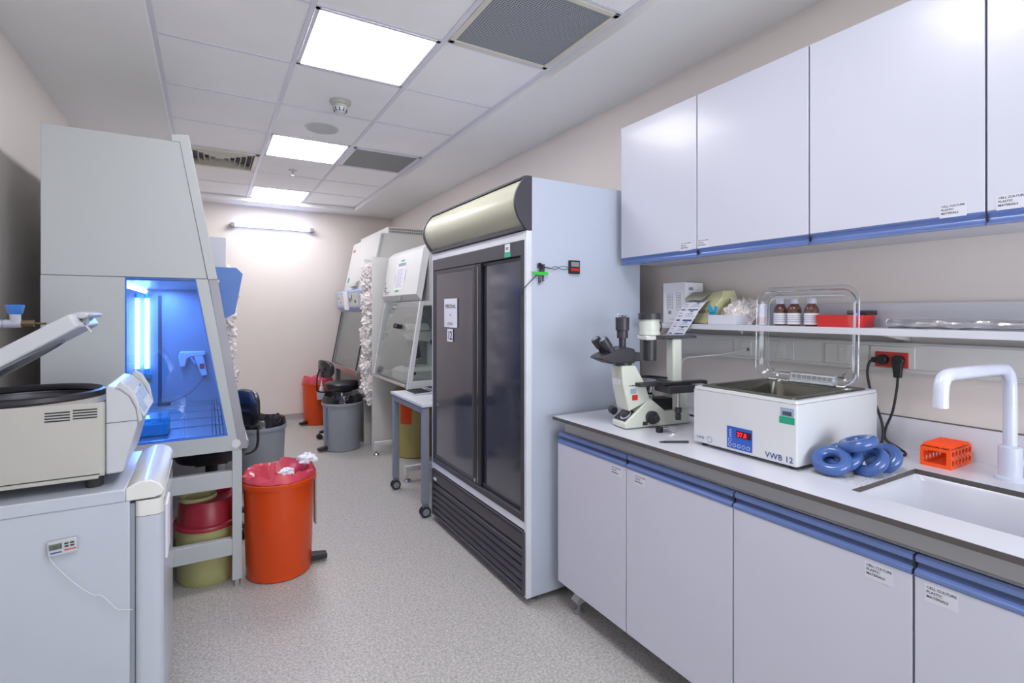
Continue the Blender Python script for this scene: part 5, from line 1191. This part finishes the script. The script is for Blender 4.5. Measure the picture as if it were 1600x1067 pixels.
# plugs and cables
pl = thing('power_plug', 'black angled mains plug in the left hole of the red socket', 'plug', (2.13, 0.952, 1.234))
MB().cyl((2.157, 0.952, 1.234), (2.135, 0.952, 1.234), 0.0195, 0.0165, n=20).box(2.136, 2.150, 0.956, 0.984, 1.222, 1.240).build('plug_body', M['black'], pl, bev=0.002)
MB().tube([(2.143, 0.982, 1.230), (2.138, 0.992, 1.215), (2.13, 0.992, 1.17), (2.12, 0.972, 1.10), (2.11, 0.945, 1.04), (2.10, 0.928, 0.99), (2.08, 0.922, 0.945), (2.03, 0.918, ZT+0.005), (1.93, 0.915, ZT+0.005)], 0.0045, 8, sub=8).build('cable', M['cable'], pl)
p2 = thing('power_plug', 'black mains plug with a long straight sleeve in the right hole of the red socket', 'plug', (2.13, 0.900, 1.19))
MB().cyl((2.157, 0.900, 1.234), (2.137, 0.900, 1.234), 0.0195, 0.0185, n=20).prism([(0.884, 1.228), (0.916, 1.228), (0.910, 1.172), (0.889, 1.172)], 'x', 2.134, 2.152).build('plug_body', M['black'], p2, bev=0.002)
MB().tube([(2.143, 0.899, 1.175), (2.14, 0.901, 1.13), (2.13, 0.910, 1.05), (2.12, 0.928, 0.985), (2.105, 0.920, 0.95), (2.10, 0.88, ZT+0.020), (2.08, 0.85, ZT+0.006), (2.00, 0.87, ZT+0.006), (1.95, 0.900, ZT+0.014)], 0.0045, 8, sub=8).build('cable', M['cable'], p2)
wc = MB().tube([(2.157, 1.513, 1.235), (2.14, 1.54, 1.228), (2.10, 1.62, 1.205), (2.06, 1.72, 1.190), (2.05, 1.79, 1.17), (2.05, 1.81, 1.10), (2.05, 1.80, 1.0), (2.06, 1.77, ZT+0.003), (2.10, 1.70, ZT+0.003)], 0.0030, 8, sub=8)
tag(wc.build('network_cable', M['wcable'], smooth=True), 'thin white cable hanging from the data socket behind the microscope', 'cable')

# inverted microscope
mx0, my0 = 1.528, 1.688
ms = thing('inverted_microscope', 'pale green inverted microscope with black eyepieces on the worktop beside the fridge', 'microscope', (mx0, my0, ZT))
def X(a): return mx0+a
by0, by1 = my0-0.050, my0+0.050
# base with the sloped control face
MB().prism([(0+mx0, ZT+0.003), (X(-0.002), ZT+0.026), (X(0.060), ZT+0.074), (X(0.118), ZT+0.122), (X(0.135), ZT+0.122), (X(0.205), ZT+0.068), (X(0.335), ZT+0.066), (X(0.345), ZT+0.003)], 'y', by0, by1).build('base', M['olive'], ms, bev=0.005)
MB().prism([(X(0.004), ZT+0.0325), (X(0.054), ZT+0.0715), (X(0.053), ZT+0.0735), (X(0.003), ZT+0.0345)], 'y', by0+0.012, by1-0.008).build('control_face', M['ink'], ms)
nrv = Vector((-0.62, 0, 0.78)).normalized(); pc = Vector((X(0.030), my0-0.010, ZT+0.054))
MB().cyl(pc, pc+nrv*0.022, 0.021, 0.019, n=24).build('light_dial', M['scopeb'], ms)
MB().cyl(pc+Vector((0, 0, 0)), pc+nrv*0.003, 0.026, n=28).build('dial_ring', M['paper'], ms)
MB().cyl((X(0.010), by1+0.001, ZT+0.062), (X(0.010), by1+0.022, ZT+0.066), 0.018, n=20).build('side_knob', M['scopeb'], ms)
MB().box(X(0.088), X(0.112), by0-0.0015, by0, ZT+0.012, ZT+0.028).build('power_badge', M['ink'], ms)
# leaning neck
nk = MB().loft([[(X(0.020), my0-0.048, ZT+0.075), (X(0.130), my0-0.048, ZT+0.118), (X(0.130), my0+0.046, ZT+0.118), (X(0.020), my0+0.046, ZT+0.075)],
                [(X(-0.008), my0-0.046, ZT+0.190), (X(0.105), my0-0.046, ZT+0.190), (X(0.105), my0+0.044, ZT+0.190), (X(-0.008), my0+0.044, ZT+0.190)],
                [(X(-0.012), my0-0.042, ZT+0.270), (X(0.058), my0-0.042, ZT+0.270), (X(0.058), my0+0.040, ZT+0.270), (X(-0.012), my0+0.040, ZT+0.270)]]).build('neck', M['olive'], ms, bev=0.006)
MB().box(X(0.028), X(0.056), my0-0.0478, my0-0.0462, ZT+0.150, ZT+0.172).build('grey_sticker', M['lcdb'], ms)
MB().box(X(0.036), X(0.064), my0-0.0484, my0-0.0466, ZT+0.122, ZT+0.145).build('red_sticker', M['redtray'], ms)
sg = MB().loft([[(X(-0.0095), my0+0.030, ZT+0.186), (X(-0.0095), my0-0.022, ZT+0.186), (X(-0.0115), my0-0.022, ZT+0.212), (X(-0.0115), my0+0.030, ZT+0.212)],
                [(X(-0.0075), my0+0.030, ZT+0.186), (X(-0.0075), my0-0.022, ZT+0.186), (X(-0.0095), my0-0.022, ZT+0.212), (X(-0.0095), my0+0.030, ZT+0.212)]]).build('white_label', M['paper'], ms)
MB().text('OLYMPUS', 0.0085, (X(0.020), my0-0.0476, ZT+0.182), (1, 0, 0), (0, 0, 1)).build('maker_lettering', M['ink'], ms, smooth=False)
# trinocular head
MB().cyl((X(0.024), my0, ZT+0.268), (X(0.024), my0, ZT+0.282), 0.036, n=28).build('head_mount', M['scopeb'], ms)
hd = MB().loft([[(X(-0.115), my0-0.045, ZT+0.302), (X(-0.060), my0-0.045, ZT+0.280), (X(0.055), my0-0.045, ZT+0.280), (X(0.055), my0-0.045, ZT+0.340), (X(0.010), my0-0.045, ZT+0.350), (X(-0.050), my0-0.052, ZT+0.335), (X(-0.105), my0-0.052, ZT+0.312)],
                [(X(-0.115), my0+0.055, ZT+0.302), (X(-0.060), my0+0.045, ZT+0.280), (X(0.055), my0+0.045, ZT+0.280), (X(0.055), my0+0.045, ZT+0.340), (X(0.010), my0+0.045, ZT+0.350), (X(-0.050), my0+0.055, ZT+0.335), (X(-0.105), my0+0.055, ZT+0.312)]])
hd.build('trinocular_head', M['scopeb'], ms, bev=0.006)
MB().box(X(0.055), X(0.088), my0-0.035, my0+0.035, ZT+0.286, ZT+0.325).build('rear_port', M['scopeb'], ms, bev=0.004)
ed = Vector((-0.62, 0, 0.78))
for dy in (-0.031, 0.033):
    p0 = Vector((X(-0.045), my0+dy, ZT+0.318))
    MB().cyl(p0, p0+ed*0.085, 0.02, n=24, prof=[(0.015, 0), (0.017, 0.25), (0.0165, 0.45), (0.020, 0.50), (0.021, 0.92), (0.019, 1.0)]).build('eyepiece', M['scopeb'], ms)
    MB().cyl(p0+ed*0.085, p0+ed*0.0865, 0.012, n=20).build('eye_lens', M['grey'], ms)
MB().lathe(X(0.020), my0+0.002, [(0.015, ZT+0.345), (0.015, ZT+0.385), (0.024, ZT+0.386), (0.024, ZT+0.418), (0.0295, ZT+0.420), (0.030, ZT+0.474), (0.028, ZT+0.476)], 28).build('camera_tube', M['scopeb'], ms)
fm = MB()
for i in range(9):
    a = i*0.7; fm.cyl((X(0.020)+0.012*math.cos(a), my0+0.012*math.sin(a), ZT+0.477), (X(0.020)+0.02*math.cos(a+1.5), my0+0.018*math.sin(a+1.4), ZT+0.482+0.003*(i % 3)), 0.003, n=6)
fm.build('foil_cap', M['foil'], ms)
# illumination pillar, arm, lamp house, condenser
MB().box(X(0.268), X(0.318), my0-0.026, my0+0.026, ZT+0.060, ZT+0.380).build('pillar', M['olive'], ms, bev=0.008)
MB().box(X(0.255), X(0.340), my0-0.038, my0+0.038, ZT+0.05, ZT+0.15).build('pillar_foot', M['olive'], ms, bev=0.008)
MB().box(X(0.200), X(0.395), my0-0.030, my0+0.030, ZT+0.380, ZT+0.392).prism([(X(0.125), ZT+0.384), (X(0.220), ZT+0.376), (X(0.220), ZT+0.392), (X(0.125), ZT+0.398)], 'y', my0-0.03, my0+0.03).build('top_arm', M['scopeb'], ms, bev=0.002)
MB().box(X(0.118), X(0.170), my0-0.036, my0+0.036, ZT+0.376, ZT+0.396).build('arm_nose', M['bsc2'], ms, bev=0.004)
LX = X(0.160)
MB().lathe(LX, my0, [(0.045, ZT+0.398), (0.045, ZT+0.405), (0.043, ZT+0.412), (0.043, ZT+0.414), (0.043, ZT+0.468)], 36).build('lamp_house', M['olive'], ms)
MB().lathe(LX, my0, [(0.049, ZT+0.466), (0.049, ZT+0.492), (0.046, ZT+0.493)], 36).build('lamp_cap', M['scopeb'], ms)
MB().torus((LX+0.045, my0, ZT+0.435), 0.024, 0.003, Ry(PI/2), 24, 6).build('lamp_port', M['black'], ms)
MB().lathe(LX, my0, [(0.030, ZT+0.378), (0.030, ZT+0.286), (0.026, ZT+0.284)], 32).build('condenser', M['scopeb'], ms)
# stage
sty0, sty1 = my0-0.165, my0+0.085
sl = rrect(X(0.052), X(0.235), my0-0.085, sty1, 0.01, 3)
MB().loft([[(x, y, ZT+0.182) for x, y in sl], [(x, y, ZT+0.198) for x, y in sl]]).build('stage_plate', M['scopeb'], ms, bev=0.002)
MB().lathe(X(0.135), my0, [(0.048, ZT+0.1985), (0.048, ZT+0.2005), (0.020, ZT+0.2005), (0.018, ZT+0.1985)], 32).build('stage_insert', M['grey'], ms)
MB().box(X(0.140), X(0.275), sty0, my0-0.060, ZT+0.160, ZT+0.192).build('stage_carriage', M['scopeb'], ms, bev=0.004)
MB().box(X(0.120), X(0.345), my0-0.150, my0-0.118, ZT+0.194, ZT+0.206).box(X(0.335), X(0.349), my0-0.15, my0-0.11, ZT+0.190, ZT+0.204).build('slide_rail', M['black'], ms, bev=0.002)
MB().tube([(X(0.060), my0+0.06, ZT+0.205), (X(0.11), my0+0.07, ZT+0.207), (X(0.19), my0+0.05, ZT+0.207), (X(0.24), my0-0.02, ZT+0.205)], 0.005, 8).build('specimen_holder', M['black'], ms)
kx, ky = X(0.195), my0-0.148
MB().cyl((kx, ky, ZT+0.162), (kx, ky, ZT+0.078), 0.007, n=14).build('stage_control_rod', M['chrome'], ms)
MB().lathe(kx, ky, [(0.011, ZT+0.048), (0.012, ZT+0.050), (0.012, ZT+0.070), (0.009, ZT+0.072), (0.009, ZT+0.076), (0.014, ZT+0.078), (0.014, ZT+0.098), (0.010, ZT+0.100)], 20).build('stage_knob', M['scopeb'], ms)
# objective turret and filter block
MB().lathe(X(0.140), my0, [(0.030, ZT+0.112), (0.034, ZT+0.120), (0.034, ZT+0.140), (0.026, ZT+0.146)], 30).build('objective_turret', M['chrome'], ms)
for a in (0.5, 2.1, 3.7, 5.3):
    c_, s_ = math.cos(a), math.sin(a)
    MB().cyl((X(0.140)+0.018*c_, my0+0.018*s_, ZT+0.142), (X(0.140)+0.026*c_, my0+0.026*s_, ZT+0.176), 0.009, 0.007, n=14).build('objective', M['chrome'], ms)
MB().box(X(0.112), X(0.262), my0-0.034, my0+0.034, ZT+0.055, ZT+0.118).build('filter_block', M['black'], ms, bev=0.004)
MB().cyl((X(0.130), by0, ZT+0.045), (X(0.130), by0-0.018, ZT+0.045), 0.028, n=28).build('coarse_knob', M['scopeb'], ms)
MB().cyl((X(0.130), by0-0.018, ZT+0.045), (X(0.130), by0-0.030, ZT+0.045), 0.022, n=28).cyl((X(0.130), by0-0.030, ZT+0.045), (X(0.130), by0-0.046, ZT+0.045), 0.013, n=20).build('fine_knob', M['scopeb'], ms)
MB().tube([(X(0.345), my0, ZT+0.03), (X(0.39), my0-0.02, ZT+0.025), (X(0.41), my0-0.08, ZT+0.008), (X(0.40), my0-0.16, ZT+0.006), (X(0.42), my0-0.22, ZT+0.006)], 0.005, 8).build('power_cord', M['cable'], ms)
ms.rotation_euler = (0, 0, math.radians(-9))
# small metal gadget
gd = thing('counting_chamber_clip', 'small black and steel lens clip lying in front of the microscope knob', 'clip', (1.635, 1.515, ZT))
MB().box(1.600, 1.622, 1.522, 1.545, ZT, ZT+0.024).build('black_block', M['black'], gd, bev=0.003)
MB().cyl((1.622, 1.532, ZT+0.012), (1.650, 1.520, ZT+0.014), 0.009, n=12).cyl((1.65, 1.52, ZT+0.014), (1.662, 1.500, ZT+0.004), 0.004, n=8).cyl((1.61, 1.515, ZT+0.005), (1.645, 1.50, ZT+0.005), 0.003, n=8).build('steel_arm', M['chrome'], gd)

# ------------------------------------------------------------------ things on the wall shelf
ZH = 1.3525
ct = thing('white_carton', 'tall white cardboard carton with printed boxes at the left end of the shelf', 'carton', (2.11, 1.86, ZH))
MB().box(2.045, 2.175, 1.775, 1.920, ZH, ZH+0.205).build('box', M['paper'], ct, bev=0.001)
fp = MB()
def frame_(mb, y1, y0, z0, z1, t=0.0012, x=2.0438):
    mb.box(x, x+0.0012, y0, y1, z1-t, z1).box(x, x+0.0012, y0, y1, z0, z0+t).box(x, x+0.0012, y0, y0+t, z0, z1).box(x, x+0.0012, y1-t, y1, z0, z1)
frame_(fp, 1.893, 1.857, ZH+0.070, ZH+0.150); frame_(fp, 1.832, 1.805, ZH+0.066, ZH+0.152)
for i in range(8): fp.box(2.0438, 2.045, 1.862+0.003*(i % 2), 1.888, ZH+0.078+i*0.0085, ZH+0.0805+i*0.0085).box(2.0438, 2.045, 1.810, 1.826-0.003*(i % 2), ZH+0.078+i*0.0085, ZH+0.0805+i*0.0085)
fp.box(2.0438, 2.045, 1.866, 1.886, ZH+0.046, ZH+0.062)
fp.box(2.0438, 2.045, 1.845, 1.880, ZH+0.018, ZH+0.020).box(2.07, 2.15, 1.7738, 1.775, ZH+0.15, ZH+0.152).box(2.07, 2.10, 1.7738, 1.775, ZH+0.165, ZH+0.18)
fp.build('printed_marks', M['grey'], ct, smooth=False)
MB().box(2.05, 2.17, 1.774, 1.7765, ZH+0.2045, ZH+0.2065).build('flap_edge', M['ink'], ct)
ls = thing('label_strip', 'strip of white labels with blue printing hanging over the shelf edge', 'label strip', (2.00, 1.68, 1.30))
def strip_pt(v, t):   # v across 0..1, t along 0..1
    P = [(2.075, 1.745, 1.640, 1.470), (2.035, 1.765, 1.645, 1.455), (2.00, 1.775, 1.655, 1.415), (1.978, 1.788, 1.675, 1.362), (1.970, 1.800, 1.690, 1.335), (1.955, 1.815, 1.708, 1.300), (1.935, 1.832, 1.735, 1.290)]
    f = t*(len(P)-1); i = min(int(f), len(P)-2); g_ = f-i
    a = [P[i][k]*(1-g_)+P[i+1][k]*g_ for k in range(4)]
    return Vector((a[0], a[1]*(1-v)+a[2]*v, a[3]))
mb = MB(); 
top_ = [[strip_pt(v, k/24) for v in (0, 1)] for k in range(25)]
mb.loft([[a, b_, b_+Vector((0.0008, 0, 0.0004)), a+Vector((0.0008, 0, 0.0004))] for a, b_ in top_]).build('paper', M['paper'], ls, smooth=False)
mb = MB()
for row in range(5):
    t0 = 0.14+row*0.165
    for (v0, v1, dt, th_) in ((0.10, 0.30, 0.0, 0.022), (0.45, 0.93, 0.0, 0.024), (0.60, 0.75, 0.035, 0.016), (0.50, 0.80, 0.075, 0.007), (0.05, 0.25, 0.065, 0.007), (0.05, 0.33, 0.11, 0.005), (0.45, 0.93, 0.11, 0.005)):
        q = [strip_pt(v0, t0+dt), strip_pt(v1, t0+dt), strip_pt(v1, min(1, t0+dt+th_)), strip_pt(v0, min(1, t0+dt+th_))]
        mb.add([p+Vector((-0.0012, 0, 0.0008)) for p in q], [(0, 1, 2, 3)])
mb.build('blue_print', M['blueink'], ls, smooth=False)
pb = thing('sealing_film_carton', 'crumpled cream carton with blue lettering beside the label strip', 'carton', (2.11, 1.62, ZH))
MB().loft([[(2.02, 1.63, ZH), (2.15, 1.63, ZH), (2.15, 1.735, ZH), (2.06, 1.735, ZH)], [(2.035, 1.61, ZH+0.06), (2.16, 1.60, ZH+0.06), (2.17, 1.735, ZH+0.06), (2.07, 1.735, ZH+0.06)],
           [(2.06, 1.575, ZH+0.12), (2.17, 1.57, ZH+0.12), (2.175, 1.725, ZH+0.12), (2.08, 1.73, ZH+0.12)], [(2.09, 1.59, ZH+0.158), (2.16, 1.58, ZH+0.160), (2.165, 1.68, ZH+0.155), (2.10, 1.70, ZH+0.145)]]).build('box', M['parab'], pb, bev=0.004)
MB().loft([[(2.02, 1.66, ZH+0.112), (2.10, 1.66, ZH+0.155), (2.10, 1.77, ZH+0.150), (2.03, 1.77, ZH+0.118)], [(2.022, 1.66, ZH+0.116), (2.10, 1.66, ZH+0.159), (2.10, 1.77, ZH+0.154), (2.032, 1.77, ZH+0.122)]]).build('lifted_flap', mat('kraft_grey', '#a5a398', 0.7), pb)
MB().text('PARAFILM', 0.024, (2.019, 1.690, ZH+0.050), (0, -1, 0), (0.2, 0, 0.98)).build('black_lettering', M['ink'], pb, smooth=False)
MB().prism([(1.625, ZH+0.03), (1.608, ZH+0.045), (1.625, ZH+0.085), (1.61, ZH+0.088), (1.59, ZH+0.062), (1.585, ZH+0.085), (1.57, ZH+0.08), (1.58, ZH+0.045), (1.61, ZH+0.02)], 'x', 2.020, 2.024).build('blue_splash', M['bluep'], pb)
lwb = thing('low_white_box', 'low plain white cardboard box on the shelf', 'box', (2.08, 1.55, ZH))
MB().box(2.00, 2.16, 1.462, 1.605, ZH, ZH+0.042).build('box', M['white'], lwb, bev=0.001)
MB().box(2.0005, 2.1595, 1.4625, 1.6045, ZH+0.042, ZH+0.0425).build('lid', M['paper'], lwb)
cb_ = bag_mass('clear_bag_heap', 5, 2.11, 2.15, 1.49, 1.55, ZH+0.040, ZH+0.048, 'crumpled clear bags with small parts lying on the low white box', (2.1, 1.55, ZH+0.043), 9)
del cb_['kind']; cb_['category'] = 'plastic bag'
cb_['label'] = 'crumpled clear bag with small parts lying on the low white box'
# pipette tips pack and upright small cartons
sc1 = thing('small_white_vial_box', 'small pale carton standing between the low white box and the brown bottles', 'carton', (2.11, 1.38, ZH))
MB().box(2.08, 2.14, 1.365, 1.405, ZH, ZH+0.092).build('box', M['tap'], sc1, bev=0.001)
MB().box(2.0788, 2.08, 1.367, 1.403, ZH+0.01, ZH+0.035).build('pink_band', mat('pale_pink_print', '#cdb0b4', 0.6), sc1)
def bottle(y, x, lbl):
    t = thing('reagent_bottle', lbl, 'bottle', (x, y, ZH), 'brown reagent bottles on the shelf')
    MB().lathe(x, y, [(0.024, ZH), (0.0265, ZH+0.003), (0.0265, ZH+0.065), (0.024, ZH+0.075), (0.015, ZH+0.088), (0.0135, ZH+0.092)], 28).build('glass', M['amber'], t)
    MB().lathe(x, y, [(0.0268, ZH+0.006), (0.0268, ZH+0.052)], 28, caps=False).build('label', M['paper'], t)
    pr = MB()
    for i in range(4): 
        a = PI+0.3
        pr.lathe(x, y, [(0.0271, ZH+0.016+i*0.008), (0.0271, ZH+0.018+i*0.008)], 28, caps=False)
    pr.build('label_print', mat('label_print_grey', '#9a96b4', 0.7), t)
    MB().lathe(x, y, [(0.0175, ZH+0.090), (0.018, ZH+0.093), (0.018, ZH+0.112), (0.016, ZH+0.115)], 24).build('cap', M['tap'], t)
bottle(1.305, 2.085, 'brown reagent bottle with white cap, leftmost of the three on the shelf')
bottle(1.245, 2.085, 'brown reagent bottle with white cap, middle of the three on the shelf')
bottle(1.175, 2.085, 'brown reagent bottle with white cap next to the red tray')
rt = thing('red_tray', 'bright red plastic tray on the shelf with a black case on it', 'tray', (2.09, 1.05, ZH))
def rr3(i, r=0.01): return rrect(2.045+i, 2.145-i, 0.968+i, 1.142-i, r, 4)
MB().loft([[(x, y, ZH) for x, y in rr3(0.006)], [(x, y, ZH+0.045) for x, y in rr3(0.0)], [(x, y, ZH+0.045) for x, y in rr3(0.003)], [(x, y, ZH+0.006) for x, y in rr3(0.009)]], caps=False).build('tray', M['redtray'], rt)
MB().box(2.052, 2.138, 0.975, 1.135, ZH+0.002, ZH+0.030).build('tray_floor', M['redtray'], rt)
bc = thing('black_case', 'small black case resting on the red tray', 'case', (2.10, 1.0, ZH+0.046))
MB().box(2.08, 2.15, 0.968, 1.040, ZH+0.0455, ZH+0.058).box(2.0795, 2.1505, 0.9675, 1.0405, ZH+0.0585, ZH+0.062).build('case', M['black'], bc, bev=0.002)
fr_ = thing('foil_roll', 'long crinkled clear-wrapped foil roll lying at the right end of the shelf', 'roll', (2.08, 0.55, ZH))
rings = []
for k in range(70):
    y = 0.90-k*0.011; rings.append([(2.09+(0.016+0.005*noise.noise(Vector((math.cos(2*PI*i/16)*1.5, math.sin(2*PI*i/16)*1.5, k*0.35))))*1.6*math.cos(2*PI*i/16), y, ZH+0.017+(0.0155+0.003*noise.noise(Vector((math.cos(2*PI*i/16)*1.5, math.sin(2*PI*i/16)*1.5, k*0.35))))*math.sin(2*PI*i/16)) for i in range(16)])
MB().loft(rings).build('roll', M['foil'], fr_, angle=20)
MB().cyl((2.09, 0.908, ZH+0.017), (2.09, 0.895, ZH+0.017), 0.016, n=20).build('end_plug', M['tap'], fr_)
